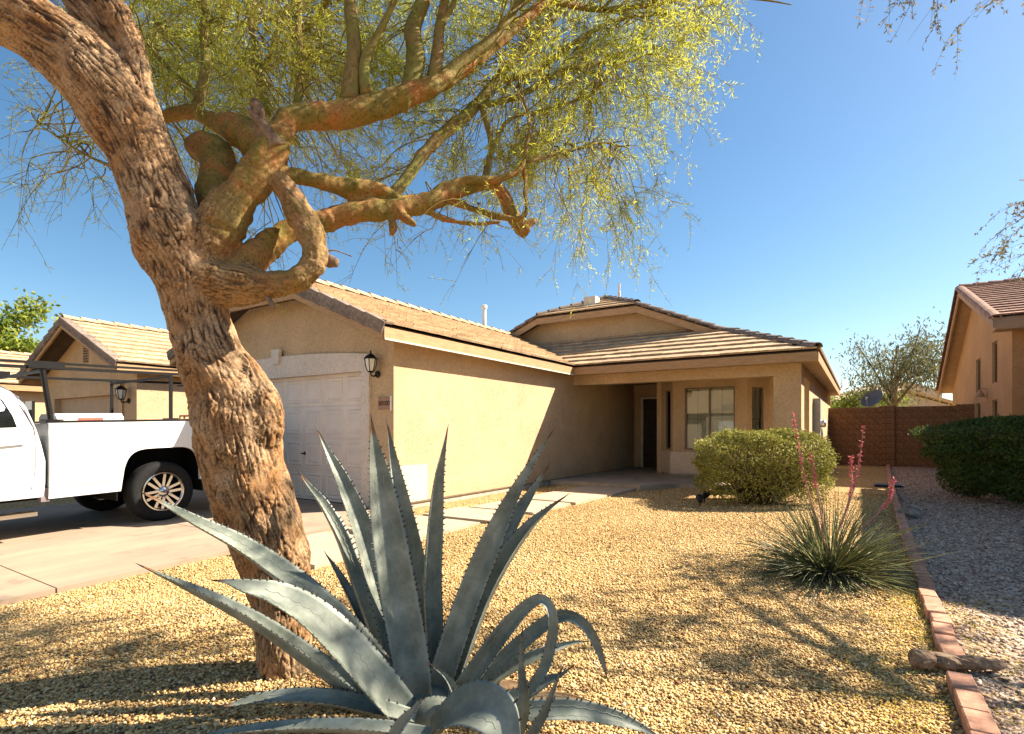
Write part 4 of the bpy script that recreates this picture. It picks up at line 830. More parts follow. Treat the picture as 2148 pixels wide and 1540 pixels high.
# ------------------------------------------------------------------ palo verde tree in front
def bark_mat(name, base, dark, light, scale, green=None, bump=1.0, stretch=0.30, crack=0.5, near=None):
    m, N, L, b = new_mat(name); b.inputs['Roughness'].default_value = 0.85; b.inputs['Specular IOR Level'].default_value = 0.2
    tc = N.new('ShaderNodeTexCoord'); rt = N.new('ShaderNodeMapping'); rt.inputs['Rotation'].default_value = (0, 0, -YAW); L.new(tc.outputs['Object'], rt.inputs[0])
    r2_ = N.new('ShaderNodeMapping'); r2_.inputs['Rotation'].default_value = (0, R_(-15), 0); r2_.inputs['Scale'].default_value = (1, 1, stretch); L.new(rt.outputs[0], r2_.inputs[0])
    def noise(src, sc, det, ro=.6, dist=0.0):
        n = N.new('ShaderNodeTexNoise'); n.inputs['Scale'].default_value = sc; n.inputs['Detail'].default_value = det; n.inputs['Roughness'].default_value = ro; n.inputs['Distortion'].default_value = dist; L.new(src, n.inputs['Vector']); return n.outputs['Fac']
    def math_(op, x, y):
        n = N.new('ShaderNodeMath'); n.operation = op
        for i, q in enumerate((x, y)):
            if isinstance(q, (int, float)): n.inputs[i].default_value = q
            else: L.new(q, n.inputs[i])
        return n.outputs[0]
    f1 = noise(r2_.outputs[0], scale, 7, .68, .25); f2 = noise(r2_.outputs[0], scale*2.6, 4, .7)
    mr_ = N.new('ShaderNodeMapRange'); mr_.inputs['From Min'].default_value = .36; mr_.inputs['From Max'].default_value = .56; L.new(f1, mr_.inputs['Value']); rid = mr_.outputs[0]
    hgt = math_('ADD', rid, math_('MULTIPLY', f2, .45))
    big = noise(tc.outputs['Object'], 4.5, 7, .65)
    rp = N.new('ShaderNodeValToRGB'); el = rp.color_ramp.elements; el.new(.5)
    for i, (p, c) in enumerate(((.36, light), (.5, base), (.64, green or dark))): el[i].position = p; el[i].color = (*c, 1)
    L.new(big, rp.inputs['Fac'])
    r2 = N.new('ShaderNodeValToRGB'); r2.color_ramp.elements[0].position = 0.0; r2.color_ramp.elements[1].position = 0.75; r2.color_ramp.elements[0].color = (1 - crack, 1 - crack*1.08, 1 - crack*1.15, 1); r2.color_ramp.elements[1].color = (1, 1, 1, 1); L.new(rid, r2.inputs['Fac'])
    mx = N.new('ShaderNodeMixRGB'); mx.blend_type = 'MULTIPLY'; mx.inputs[0].default_value = 1; L.new(rp.outputs[0], mx.inputs[1]); L.new(r2.outputs[0], mx.inputs[2]); colr = mx.outputs[0]
    if near is not None:                                # fissured bark runs a little way up the limb from the fork
        vd = N.new('ShaderNodeVectorMath'); vd.operation = 'DISTANCE'; vd.inputs[1].default_value = tuple(near[0]); L.new(tc.outputs['Object'], vd.inputs[0])
        dd = math_('ADD', vd.outputs['Value'], math_('MULTIPLY', math_('SUBTRACT', big, .5), .5)); m3 = N.new('ShaderNodeMapRange'); m3.inputs['From Min'].default_value = near[1]; m3.inputs['From Max'].default_value = near[2]; L.new(dd, m3.inputs['Value'])
        m4 = N.new('ShaderNodeMixRGB'); m4.inputs[1].default_value = (0.42, 0.25, 0.125, 1); L.new(m3.outputs[0], m4.inputs[0]); L.new(rp.outputs[0], m4.inputs[2]); L.new(m4.outputs[0], mx.inputs[1])
    L.new(colr, b.inputs['Base Color'])
    bp = N.new('ShaderNodeBump'); bp.inputs['Strength'].default_value = min(1, bump); bp.inputs['Distance'].default_value = 0.022 * bump; L.new(hgt, bp.inputs['Height']); L.new(bp.outputs[0], b.inputs['Normal']); return m
M['bark'] = bark_mat('fissured bark', (0.44, 0.27, 0.14), (0.36, 0.19, 0.085), (0.47, 0.33, 0.20), 46, None, 1.0, .24, .78)
M['limb_bark'] = bark_mat('smooth limb bark', (0.40, 0.28, 0.095), (0.36, 0.20, 0.09), (0.50, 0.25, 0.10), 42, (0.33, 0.28, 0.06), 0.45, .55, .40, (P(430, 530, 2.7), .10, .34))
def body_mat():
    m, N, L, b = new_mat('palo verde bark'); b.inputs['Roughness'].default_value = 0.8; b.inputs['Specular IOR Level'].default_value = 0.2; tc = N.new('ShaderNodeTexCoord')
    def nz(sc, det): n = N.new('ShaderNodeTexNoise'); n.inputs['Scale'].default_value = sc; n.inputs['Detail'].default_value = det; n.inputs['Roughness'].default_value = .65; L.new(tc.outputs['Object'], n.inputs['Vector']); return n.outputs['Fac']
    def ramp(f, st):
        rp = N.new('ShaderNodeValToRGB'); el = rp.color_ramp.elements
        while len(el) < len(st): el.new(.5)
        for i, (p, c) in enumerate(st): el[i].position = p; el[i].color = (*c, 1)
        L.new(f, rp.inputs['Fac']); return rp.outputs[0]
    def attr(n): a_ = N.new('ShaderNodeAttribute'); a_.attribute_name = n; return a_.outputs['Fac']
    def mixc(f, c1, c2, mode='MIX'):
        x = N.new('ShaderNodeMixRGB'); x.blend_type = mode
        for i, q in enumerate((f, c1, c2)):
            if isinstance(q, (float, int)): x.inputs[i].default_value = q
            elif isinstance(q, tuple): x.inputs[i].default_value = (*q, 1)
            else: L.new(q, x.inputs[i])
        return x.outputs[0]
    big = nz(5.5, 8); bark = ramp(big, [(.34, (0.46, 0.315, 0.185)), (.5, (0.40, 0.24, 0.12)), (.66, (0.37, 0.18, 0.065))]); limb_ = ramp(nz(6.5, 9), [(.36, (0.34, 0.13, 0.035)), (.47, (0.27, 0.15, 0.038)), (.56, (0.20, 0.15, 0.025)), (.68, (0.10, 0.09, 0.016))])
    spk = ramp(nz(70, 5), [(.36, (0.55, 0.50, 0.45)), (.50, (1, 1, 1))])
    col = mixc(attr('smoothness'), bark, limb_); col = mixc(1.0, col, spk, 'MULTIPLY'); col = mixc(attr('crack'), col, (0.055, 0.028, 0.014)); L.new(col, b.inputs['Base Color'])
    bp = N.new('ShaderNodeBump'); bp.inputs['Strength'].default_value = .6; bp.inputs['Distance'].default_value = .008; L.new(nz(95, 6), bp.inputs['Height']); L.new(bp.outputs[0], b.inputs['Normal']); return m
M['tree_body'] = body_mat()
M['twig_bark'] = bark_mat('green branch bark', (0.21, 0.17, 0.05), (0.12, 0.085, 0.03), (0.26, 0.16, 0.07), 30, (0.19, 0.20, 0.04), 0.4, .6, .35)
M['cut_wood'] = mat('weathered dead wood', (0.25, 0.16, 0.10), 0.9, 0.3, 20, 0.7, 40, 0.01, stretch=(1, 1, .3))
tree = thing('palo_verde_tree', 'leaning palo verde with fissured trunk and green limbs, beside the agave', 'tree', tuple(P(592, 1398, 2.77) * np.array([1, 1, 0])))
def noise_radius(v, amp, f): return 1 + amp * (np.sin(v[:, 0]*f + v[:, 2]*f*.7) * np.sin(v[:, 1]*f*1.3 + v[:, 2]*f*.9 + 1.1))
LIMB_PTS = []                                          # points twigs may grow from
BODY = []                                              # (points, radius, smoothness) of everything fused into the trunk
def limb(rows, name='limb', m='limb_bark', n=16, sub=7, amp=.0, parent=None, seed=True, knots=0.06, smooth=.9):
    p = spline([(*P(u, v, d), w * d / FOC / 2) for u, v, d, w in rows], sub); r = p[:, 3]
    s = np.arange(len(p)); r = r * (1 + knots * np.sin(s * 1.9 + rows[0][0]) * np.sin(s * .67 + rows[0][1]) + knots * .5 * np.sin(s * 3.3))
    V, F = tube_geo(p[:, :3], r, n); c = np.repeat(p[:, :3], n, 0); d = V - c
    V = c + d * (1 + knots * 1.1 * np.sin(V[:, :1]*37 + V[:, 2:]*23) * np.sin(V[:, 1:2]*31 - V[:, 2:]*17))
    if seed: LIMB_PTS.append(p)
    if m == 'limb_bark': trk.add(V, F); BODY.append((p[:, :3], r, np.full(len(p), smooth))); return None
    return MB().add(V, F).build(name, M[m], parent or tree, True)
# trunk and the left limb carried on from it, fused with the fork stubs by a voxel remesh
trk = MB()
def trunk_rows(rows, sub=8, n=26, kn=.045, sm_=0.0):
    p = spline([(*P(u, v, d), w * d / FOC / 2) for u, v, d, w in rows], sub); V, F = tube_geo(p[:, :3], p[:, 3], n); c = np.repeat(p[:, :3], n, 0); d = V - c
    V = c + d * (1 + kn * np.sin(V[:, :1]*19 + V[:, 2:]*11) * np.sin(V[:, 1:2]*23 - V[:, 2:]*9) + kn * .5 * np.sin(V[:, 2:]*41 + V[:, :1]*30)); trk.add(V, F); BODY.append((p[:, :3], p[:, 3], np.full(len(p), sm_))); return p
tp = trunk_rows([(606, 1440, 2.77, 150), (599, 1395, 2.77, 112), (592, 1300, 2.77, 112), (580, 1200, 2.77, 136), (549, 1095, 2.76, 154), (518, 1000, 2.75, 160), (500, 905, 2.75, 174), (492, 850, 2.74, 172), (466, 795, 2.73, 150), (440, 745, 2.72, 132), (426, 695, 2.72, 124), (412, 645, 2.71, 124), (400, 598, 2.7, 126), (384, 550, 2.7, 144), (366, 505, 2.7, 162), (345, 455, 2.7, 140), (322, 385, 2.7, 130), (292, 312, 2.7, 132), (250, 235, 2.7, 150), (190, 155, 2.68, 150), (110, 85, 2.65, 135), (20, 30, 2.6, 125), (-110, -40, 2.55, 115), (-260, -120, 2.5, 95)])
trunk_rows([(300, 262, 2.72, 70), (275, 170, 2.73, 72), (225, 90, 2.74, 66), (172, 15, 2.75, 62), (110, -80, 2.78, 55)])
trunk_rows([(310, 240, 2.70, 40), (288, 140, 2.69, 46), (262, 60, 2.70, 50), (226, -10, 2.72, 50), (170, -100, 2.75, 45)])
trunk_rows([(552, 930, 2.71, 70), (560, 860, 2.69, 66), (530, 790, 2.69, 50), (505, 745, 2.70, 26)])
trunk_rows([(330, 520, 2.66, 70), (295, 505, 2.64, 52), (276, 500, 2.63, 26)])
trunk_rows([(400, 560, 2.7, 110), (440, 510, 2.7, 90), (462, 455, 2.72, 80), (490, 420, 2.73, 66)])
trunk_rows([(400, 600, 2.7, 110), (455, 600, 2.69, 96), (500, 600, 2.68, 84), (540, 598, 2.67, 74)])
trunk_rows([(205, 190, 2.62, 66), (205, 182, 2.585, 50), (203, 178, 2.575, 20)], 4)
# big limbs (traced section by section; each with its own distance)
limb([(415, 560, 2.73, 70), (455, 500, 2.71, 90), (478, 445, 2.72, 90), (520, 392, 2.75, 76), (558, 335, 2.79, 68), (582, 288, 2.83, 56), (602, 255, 2.87, 50), (650, 246, 2.93, 50), (720, 240, 3.0, 60), (800, 222, 3.07, 54), (868, 196, 3.15, 46), (930, 168, 3.25, 36), (1000, 118, 3.4, 34), (1075, 62, 3.55, 26), (1150, 0, 3.7, 20), (1230, -60, 3.9, 14)])
limb([(395, 592, 2.72, 80), (445, 594, 2.69, 92), (510, 598, 2.67, 80), (575, 597, 2.66, 58), (632, 582, 2.66, 52), (660, 545, 2.68, 50), (654, 500, 2.70, 56), (630, 450, 2.74, 60), (604, 405, 2.78, 50), (582, 375, 2.80, 42)], smooth=.55)
limb([(490, 588, 2.71, 74), (530, 545, 2.76, 68), (575, 505, 2.84, 54), (620, 478, 2.92, 46), (680, 464, 3.0, 46), (740, 446, 3.06, 46), (830, 440, 3.14, 40), (900, 424, 3.22, 40), (960, 398, 3.3, 34), (1010, 386, 3.36, 30), (1045, 396, 3.4, 28), (1070, 440, 3.42, 30), (1092, 478, 3.44, 30), (1106, 492, 3.44, 22)])
limb([(1086, 485, 3.43, 24), (1108, 470, 3.45, 18), (1122, 462, 3.46, 9)], seed=False)
limb([(570, 360, 2.84, 38), (620, 368, 2.92, 32), (680, 382, 2.98, 34), (730, 392, 3.04, 34), (790, 394, 3.1, 28), (815, 408, 3.14, 24), (835, 415, 3.17, 22)])
limb([(690, 388, 3.0, 26), (750, 415, 3.08, 26), (815, 428, 3.14, 22), (850, 415, 3.2, 18), (890, 420, 3.25, 14)])
limb([(815, 418, 3.16, 26), (845, 385, 3.22, 24), (880, 335, 3.32, 24), (925, 285, 3.45, 26), (985, 235, 3.6, 24), (1040, 172, 3.78, 22), (1100, 100, 3.95, 18), (1160, 40, 4.1, 14), (1220, -30, 4.3, 10)], m='twig_bark')
limb([(905, 420, 3.23, 22), (930, 395, 3.25, 20), (980, 380, 3.28, 18), (1045, 376, 3.32, 16), (1085, 360, 3.36, 12), (1105, 330, 3.4, 8)])
limb([(940, 420, 3.3, 16), (1000, 440, 3.33, 15), (1050, 455, 3.36, 14), (1100, 452, 3.38, 11), (1102, 400, 3.4, 9), (1098, 340, 3.42, 7)])
limb([(880, 436, 3.2, 14), (940, 462, 3.25, 12), (1000, 470, 3.3, 10), (1050, 466, 3.33, 7)])
limb([(835, 446, 3.13, 24), (862, 466, 3.10, 16), (874, 474, 3.09, 8)], seed=False); limb([(820, 455, 3.12, 16), (824, 480, 3.1, 18), (822, 494, 3.1, 8)], seed=False)
limb([(462, 440, 2.86, 76), (452, 405, 2.9, 76), (462, 365, 2.95, 76), (452, 325, 2.98, 70), (428, 308, 3.0, 60), (405, 312, 3.03, 46)], seed=False, knots=.03)
limb([(575, 345, 2.88, 62), (540, 305, 2.96, 70), (500, 272, 3.03, 64), (455, 258, 3.1, 36), (415, 238, 3.14, 30), (380, 236, 3.17, 28), (340, 246, 3.2, 24), (290, 250, 3.24, 20)])
limb([(562, 300, 2.80, 40), (550, 268, 2.78, 28), (541, 232, 2.77, 26), (534, 214, 2.77, 15), (532, 206, 2.77, 5)], m='cut_wood', seed=False, knots=.22, n=9); limb([(580, 310, 2.78, 44), (560, 275, 2.76, 24), (530, 240, 2.75, 14), (518, 228, 2.75, 6)], m='cut_wood', seed=False)
limb([(500, 560, 2.78, 40), (492, 535, 2.83, 44), (485, 520, 2.86, 30)], m='cut_wood', seed=False)
limb([(668, 540, 2.74, 22), (690, 548, 2.74, 26), (708, 552, 2.74, 18)], m='cut_wood', seed=False); limb([(680, 532, 2.75, 5), (700, 525, 2.76, 3), (738, 538, 2.77, 2)], m='cut_wood', seed=False)
limb([(556, 620, 2.64, 10), (566, 632, 2.63, 12), (574, 646, 2.62, 9)], m='cut_wood', seed=False, n=8)
# fuse, then carve the furrows of the bark into the surface
from mathutils import noise as mnoise
tko = trk.build('trunk', M['tree_body'], tree, True)
rm = tko.modifiers.new('fuse', 'REMESH'); rm.mode = 'VOXEL'; rm.voxel_size = .0068; rm.use_smooth_shade = True
sm = tko.modifiers.new('soft', 'SMOOTH'); sm.factor = .5; sm.iterations = 7
bpy.context.view_layer.update(); eme = bpy.data.meshes.new_from_object(tko.evaluated_get(bpy.context.evaluated_depsgraph_get())); tko.modifiers.clear(); tko.data = eme; eme.name = 'trunk'
nvt = len(eme.vertices); co = np.empty(nvt*3, np.float32); eme.vertices.foreach_get('co', co); co = co.reshape(-1, 3).astype(float); no = np.empty(nvt*3, np.float32); eme.vertex_normals.foreach_get('vector', no); no = no.reshape(-1, 3)
bp_ = np.concatenate([q[0] for q in BODY]); br_ = np.concatenate([q[1] for q in BODY]); bs_ = np.concatenate([q[2] for q in BODY]); bt_ = np.concatenate([unit(np.gradient(q[0], axis=0)) for q in BODY])
bl_ = np.concatenate([np.concatenate([[0], np.cumsum(np.linalg.norm(np.diff(q[0], axis=0), axis=1))]) + 1.7*k for k, q in enumerate(BODY)])
smo = np.empty(nvt); grain = np.empty((nvt, 3)); b2 = (bp_**2).sum(1)
for i in range(0, nvt, 4000):
    c = co[i:i+4000]; d = np.sqrt(np.maximum((c**2).sum(1)[:, None] + b2[None] - 2*c @ bp_.T, 0)) - br_[None]; w_ = np.exp(-np.clip(d - d.min(1, keepdims=True), 0, 1) / .018); smo[i:i+4000] = (w_*bs_[None]).sum(1) / w_.sum(1)
    j = d.argmin(1); rel = c - bp_[j]; al = (rel*bt_[j]).sum(1); g = rel - bt_[j]*al[:, None]; g[:, 2] += (bl_[j] + al)*.17; grain[i:i+4000] = g          # furrows drawn out along the grain
hgt = np.zeros(nvt); crk = np.zeros(nvt); nse = mnoise.noise
for i in range(nvt):
    c = Vector(co[i]); s_ = smo[i]; n0 = nse(c*13.0); h = .0055*n0*(1 + .8*s_)
    if s_ < .8:
        q = Vector(grain[i]); q.x += n0*.004; q.y -= n0*.004; n1 = nse(q*46.0); n2 = nse(q*92.0 + Vector((3.1, 1.7, 9.2)))
        k = max(max(0, 1.15 - abs(n1)/.17), max(0, 1 - abs(n2)/.17)*.8)*min(1, max(.25, .85 + n0*1.2)); rough = 1 - .95*s_; crk[i] = k*rough; h += (-.0100*k + .0035*n2)*rough
    if s_ > .3: h += .003*nse(c*34.0)*s_
    hgt[i] = h
co = co + no*hgt[:, None]; eme.vertices.foreach_set('co', co.astype(np.float32).ravel()); eme.update()
for nm, ar in (('crack', crk), ('smoothness', smo)): at = eme.attributes.new(nm, 'FLOAT', 'POINT'); at.data.foreach_set('value', ar.astype(np.float32))
print('trunk verts', nvt)
# upright branches in the crown
UP = [[(735, 215, 3.02, 44), (738, 160, 3.03, 36), (744, 100, 3.05, 30), (737, 40, 3.07, 28), (732, -40, 3.1, 24)],
 [(770, 200, 3.02, 30), (765, 130, 3.03, 22), (800, 60, 3.05, 16), (832, -10, 3.06, 12)],
 [(860, 195, 3.15, 40), (872, 120, 3.2, 38), (866, 60, 3.25, 34), (890, 0, 3.3, 28), (910, -60, 3.4, 20)],
 [(908, 175, 3.22, 30), (918, 110, 3.25, 26), (922, 55, 3.28, 20), (938, -20, 3.3, 16)], [(922, 60, 3.28, 14), (945, 20, 3.3, 12), (968, -30, 3.3, 10)],
 [(925, 168, 3.25, 30), (980, 120, 3.3, 26), (1030, 85, 3.35, 22), (1070, 35, 3.4, 16), (1110, -30, 3.5, 12)],
 [(410, 236, 3.14, 22), (422, 190, 3.16, 24), (432, 140, 3.18, 20), (428, 80, 3.2, 17), (430, 10, 3.2, 15), (425, -50, 3.2, 12)],
 [(420, 205, 3.15, 14), (370, 160, 3.2, 12), (320, 105, 3.25, 12), (270, 55, 3.3, 10), (200, 0, 3.4, 8)],
 [(560, 240, 3.3, 16), (545, 150, 3.4, 16), (530, 80, 3.45, 12), (520, 0, 3.5, 10)], [(620, 240, 3.2, 18), (632, 150, 3.3, 15), (626, 60, 3.35, 13), (630, -20, 3.4, 12)],
 [(545, 160, 3.4, 10), (575, 90, 3.4, 9), (590, 20, 3.5, 8)], [(1000, 225, 3.65, 16), (1090, 200, 3.8, 13), (1180, 150, 4.0, 12), (1260, 130, 4.2, 9), (1330, 100, 4.4, 6)],
 [(1040, 170, 3.8, 14), (1120, 150, 4.0, 12), (1220, 80, 4.2, 10), (1300, 40, 4.4, 8), (1390, 30, 4.6, 5)], [(1010, 220, 3.6, 14), (1030, 300, 3.6, 12), (1020, 350, 3.6, 9), (1010, 385, 3.5, 6)],
 [(1100, 330, 3.4, 9), (1110, 260, 3.5, 8), (1090, 180, 3.7, 7)], [(1020, 380, 3.4, 12), (1035, 310, 3.5, 10), (1070, 250, 3.6, 8), (1150, 230, 3.8, 7), (1240, 200, 4.0, 5)],
 [(1105, 340, 3.4, 7), (1180, 320, 3.6, 6), (1260, 300, 3.8, 5), (1320, 310, 4.0, 3)], [(250, 350, 2.75, 14), (225, 345, 2.9, 8), (190, 330, 3.1, 5), (140, 300, 3.3, 4), (80, 260, 3.5, 3)],
 [(1150, 0, 3.7, 16), (1260, 20, 4.0, 12), (1370, 10, 4.3, 9), (1480, -10, 4.6, 6), (1600, 0, 4.8, 4), (1660, 10, 4.8, 2)], [(700, -20, 3.6, 16), (640, 60, 3.9, 12), (560, 40, 4.2, 9), (470, 60, 4.4, 6)], [(330, 60, 3.6, 10), (300, 100, 3.8, 8), (280, 160, 4.0, 5)]]
for q in UP: limb(q, 'branch', 'twig_bark', n=8, sub=6, knots=.04)
# twigs and leaves: clusters grown from the nearest branch out to where the crown is thick
CROWN = np.concatenate([p[::2] for p in LIMB_PTS])
def twig_field(starts, dirs, L, droop, side, leaves, seed_pts, r0=.0032, ll=.02, lw=.0045, side_len=.22, curl=.35):
    """starts (n,3): cluster origins; returns (wood V,F), (leaf V,F)"""
    n = len(starts); parts = []; K_ = 6; s = np.linspace(0, 1, K_)
    bend = rand_dirs(n) * curl; g = np.array([0, 0, -1.0])
    main = starts[:, None] + L[:, None, None] * (s[None, :, None] * dirs[:, None] + (s**2)[None, :, None] * (bend[:, None]*.5 + droop[:, None, None] * g))
    parts.append(tubes_np(main, np.broadcast_to(r0 * (1 - .75*s), (n, K_)), 3))
    if seed_pts is not None:                           # join each cluster to its branch
        d2 = ((starts[:, None, :] - seed_pts[None, :, :3])**2).sum(-1); j = d2.argmin(1); a = seed_pts[j, :3]; mid = (a + starts)/2 + rng.normal(0, .04, (n, 3)) + np.array([0, 0, .05])
        ss = np.linspace(0, 1, 6)[None, :, None]; con = a[:, None]*(1-ss)**2 + 2*mid[:, None]*ss*(1-ss) + starts[:, None]*ss**2
        parts.append(tubes_np(con, np.broadcast_to(np.linspace(.0055, r0, 6), (n, 6)), 3))
    m = n * side; own = np.repeat(np.arange(n), side); t = rng.uniform(.05, 1, m); idx = t * (K_ - 1); i0 = np.minimum(idx.astype(int), K_ - 2); fr = (idx - i0)[:, None]
    st = main[own, i0] * (1 - fr) + main[own, i0 + 1] * fr; tg = unit(main[own, i0 + 1] - main[own, i0])
    sd = unit(tg * .8 + rand_dirs(m) * 1.0); sl = side_len * rng.uniform(.4, 1.1, m); K2 = 5; s2 = np.linspace(0, 1, K2)
    sp = st[:, None] + sl[:, None, None] * (s2[None, :, None]*sd[:, None] + (s2**2)[None, :, None]*(rand_dirs(m)[:, None]*curl + g*.35))
    parts.append(tubes_np(sp, np.broadcast_to(r0*.55*(1 - .6*s2), (m, K2)), 3))
    q = m * leaves; ow = np.repeat(np.arange(m), leaves); t = rng.uniform(.1, 1, q)*(K2 - 1); i0 = np.minimum(t.astype(int), K2 - 2); fr = (t - i0)[:, None]
    lc = sp[ow, i0]*(1 - fr) + sp[ow, i0 + 1]*fr; tg = unit(sp[ow, i0 + 1] - sp[ow, i0])
    lv = leaf_quads(lc, unit(tg*.7 + rand_dirs(q)), ll*rng.uniform(.6, 1.3, q), lw*rng.uniform(.7, 1.3, q))
    return merge(parts), lv
M['twig'] = tint_mat('thin green twigs', [(0.08, 0.06, 0.02), (0.28, 0.24, 0.07), (0.48, 0.42, 0.14)], 0.7)
M['pv_leaf'] = tint_mat('palo verde leaflets', [(0.14, 0.20, 0.02), (0.40, 0.45, 0.045), (0.62, 0.60, 0.07), (0.74, 0.66, 0.08)], 0.6, 0.58)
# crown zones: pixel outline box, depth range, clusters, droop
ZONES = [((260, 700, -120, 160), (3.0, 4.6), 230, .35), ((270, 480, 60, 300), (3.1, 4.4), 85, .4), ((480, 760, 60, 220), (3.1, 4.6), 115, .35), ((700, 1100, -120, 180), (3.2, 4.8), 170, .35), ((1080, 1460, -120, 60), (3.8, 5.2), 160, .35), ((1100, 1440, 40, 190), (3.8, 5.0), 120, .4), ((930, 1340, 120, 330), (3.5, 4.6), 120, .45), ((1060, 1300, 260, 380), (3.4, 4.3), 52, .5), ((600, 960, 230, 420), (3.2, 4.2), 48, .5), ((780, 1100, 425, 480), (3.15, 3.5), 14, .7), ((1160, 1330, 330, 420), (3.6, 4.1), 26, .7), ((40, 250, 150, 380), (2.9, 3.8), 42, .5), ((430, 640, 380, 480), (3.2, 3.8), 14, .5), ((1440, 1500, -60, 60), (4.3, 5.0), 20, .5), ((-300, 260, -300, -60), (2.6, 4.6), 60, .4), ((300, 1500, -500, -120), (3.0, 5.2), 130, .35), ((850, 1500, -480, -40), (2.7, 3.6), 130, .3)]
ws = []; lvs = []
for (u0, u1, v0, v1), (d0, d1), n, dr in ZONES:
    uu = rng.uniform(u0, u1, n); vv = rng.uniform(v0, v1, n); dd = rng.uniform(d0, d1, n); st = np.array([P(a, b, c) for a, b, c in zip(uu, vv, dd)])
    base = CROWN[:, :3]; j = ((st[:, None] - base[None])**2).sum(-1).argmin(1); out = unit(st - base[j]); di = unit(out*.7 + rand_dirs(n)*.7 + np.array([0, 0, .1 if dr < 1 else -.8]))
    sparse = (u1 <= 250) or (v0 >= 380)
    a, b = twig_field(st, di, rng.uniform(.22, .50, n), np.full(n, dr), 11 if not sparse else 6, 12 if not sparse else 6, CROWN, side_len=.20, ll=.036, lw=.0048)
    ws.append(a); lvs.append(b)
wv, wf = merge(ws); lv, lf = merge(lvs)
o = np_mesh('twigs', wv, wf, M['twig'], tree, rng.uniform(0, 1, len(wf))); o['kind'] = 'stuff'
lc = lv.reshape(-1, 4, 3)[:, 0]; tn = .5 + .22*np.sin(lc[:, 0]*3.1 + 1.7*lc[:, 2]) * np.sin(lc[:, 1]*2.7 + .6) + rng.normal(0, .17, len(lc))
o = np_mesh('leaves', lv, lf, M['pv_leaf'], tree, np.clip(tn, 0, 1)); o['kind'] = 'stuff'
print('palo verde', len(wf), len(lf))

# ------------------------------------------------------------------ tree beyond the right edge of the view, its branch ends reach in
tr2 = thing('mesquite_tree', 'tree at the right edge whose thin branch ends hang into the sky', 'tree', (4.9, 6.2, 0))
M['bark2'] = bark_mat('grey brown bark', (0.20, 0.145, 0.10), (0.10, 0.07, 0.05), (0.26, 0.19, 0.13), 30, None, .8, .4, .5)
M['leaf2'] = tint_mat('grey green leaflets', [(0.16, 0.15, 0.08), (0.30, 0.27, 0.15), (0.36, 0.25, 0.17)], 0.7, 0.3)
pts2 = []
def limb3(rows, nm='limb', n=9):
    p = spline(rows, 6); MB().add(*tube_geo(p[:, :3], p[:, 3], n)).build(nm, M['bark2'], tr2, True); pts2.append(p)
limb3([(4.9, 6.2, -.1, .15), (4.85, 6.2, 1.2, .13), (4.7, 6.15, 2.4, .12), (4.5, 6.1, 3.4, .11)], 'trunk', 14)
limb3([(4.6, 6.1, 3.0, .09), (3.6, 6.3, 4.2, .03), (2.4, 6.2, 5.0, .014), (1.3, 5.7, 5.3, .010), (.7, 5.25, 5.1, .007), (.42, 5.1, 4.7, .004)])
limb3([(4.5, 6.1, 3.3, .06), (3.8, 5.6, 4.6, .03), (3.0, 5.2, 5.2, .014), (2.3, 4.9, 5.5, .009), (1.7, 4.6, 5.6, .008)]); limb3([(3.8, 5.6, 4.6, .03), (3.2, 4.9, 5.0, .02), (2.6, 4.5, 5.2, .01)]); limb3([(3.4, 5.4, 4.9, .03), (2.9, 5.9, 5.4, .015), (2.2, 5.6, 5.6, .008)])
limb3([(4.5, 6.1, 3.4, .08), (4.4, 7.0, 4.6, .035), (3.7, 7.6, 5.3, .016), (3.0, 7.8, 5.6, .008)])
limb3([(4.5, 6.1, 3.4, .08), (5.4, 5.8, 4.8, .06), (6.2, 5.5, 5.6, .03)]); limb3([(2.4, 6.2, 5.0, .014), (2.0, 6.8, 5.4, .010), (1.6, 7.1, 5.4, .006)])
limb3([(3.6, 6.3, 4.2, .04), (2.6, 7.2, 4.1, .02), (1.85, 7.9, 3.75, .010), (1.42, 7.9, 3.45, .004)]); limb3([(3.6, 6.3, 4.2, .04), (2.5, 6.9, 3.6, .018), (1.75, 7.6, 3.2, .008), (1.45, 7.7, 3.05, .004)])
q2 = np.concatenate(pts2[1:]); q2 = q2[q2[:, 3] < .06]
n = 250; j = rng.integers(0, len(q2), n); st = q2[j, :3] + rng.normal(0, .16, (n, 3)); keep = (st[:, 2] > 1.7 + .82*np.maximum(.1, st[:, :2] @ FW)) | ((st[:, :2] @ RT) / np.maximum(.1, st[:, :2] @ FW) > .97)
st = st[keep]; ex = np.array([1.95, 5.2, 5.3]) + rng.normal(0, 1, (30, 3))*np.array([.48, .48, .22]); st = np.concatenate([st, ex]); n = len(st)
a1, b1 = twig_field(st, unit(rand_dirs(n) + np.array([-.4, -.2, .3])), rng.uniform(.3, .7, n), np.full(n, .3), 9, 16, q2, ll=.045, lw=.016, side_len=.28)
tip = np.array([(.37, 5.0, 4.5), (.40, 5.05, 4.62), (.45, 5.1, 4.66), (1.44, 7.9, 3.45), (1.48, 7.7, 3.05), (1.6, 7.8, 3.12), (.7, 5.2, 5.15), (.8, 5.3, 5.2)]); dt = unit(np.array([(-.2, -.2, -.6), (-.5, -.2, -.5), (.0, 0, -.8), (-.6, -.2, -.2), (-.6, .1, -.1), (-.4, 0, -.5), (0, 0, -1), (.1, 0, -1)]))
a2, b2 = twig_field(tip, dt, np.full(len(tip), .36), np.full(len(tip), .25), 8, 7, q2, ll=.034, lw=.010, side_len=.14)
wv, wf = merge([a1, a2]); lv, lf = merge([b1, b2])
np_mesh('twigs', wv, wf, M['bark2'], tr2)['kind'] = 'stuff'; np_mesh('leaves', lv, lf, M['leaf2'], tr2, rng.uniform(0, 1, len(lf)))['kind'] = 'stuff'

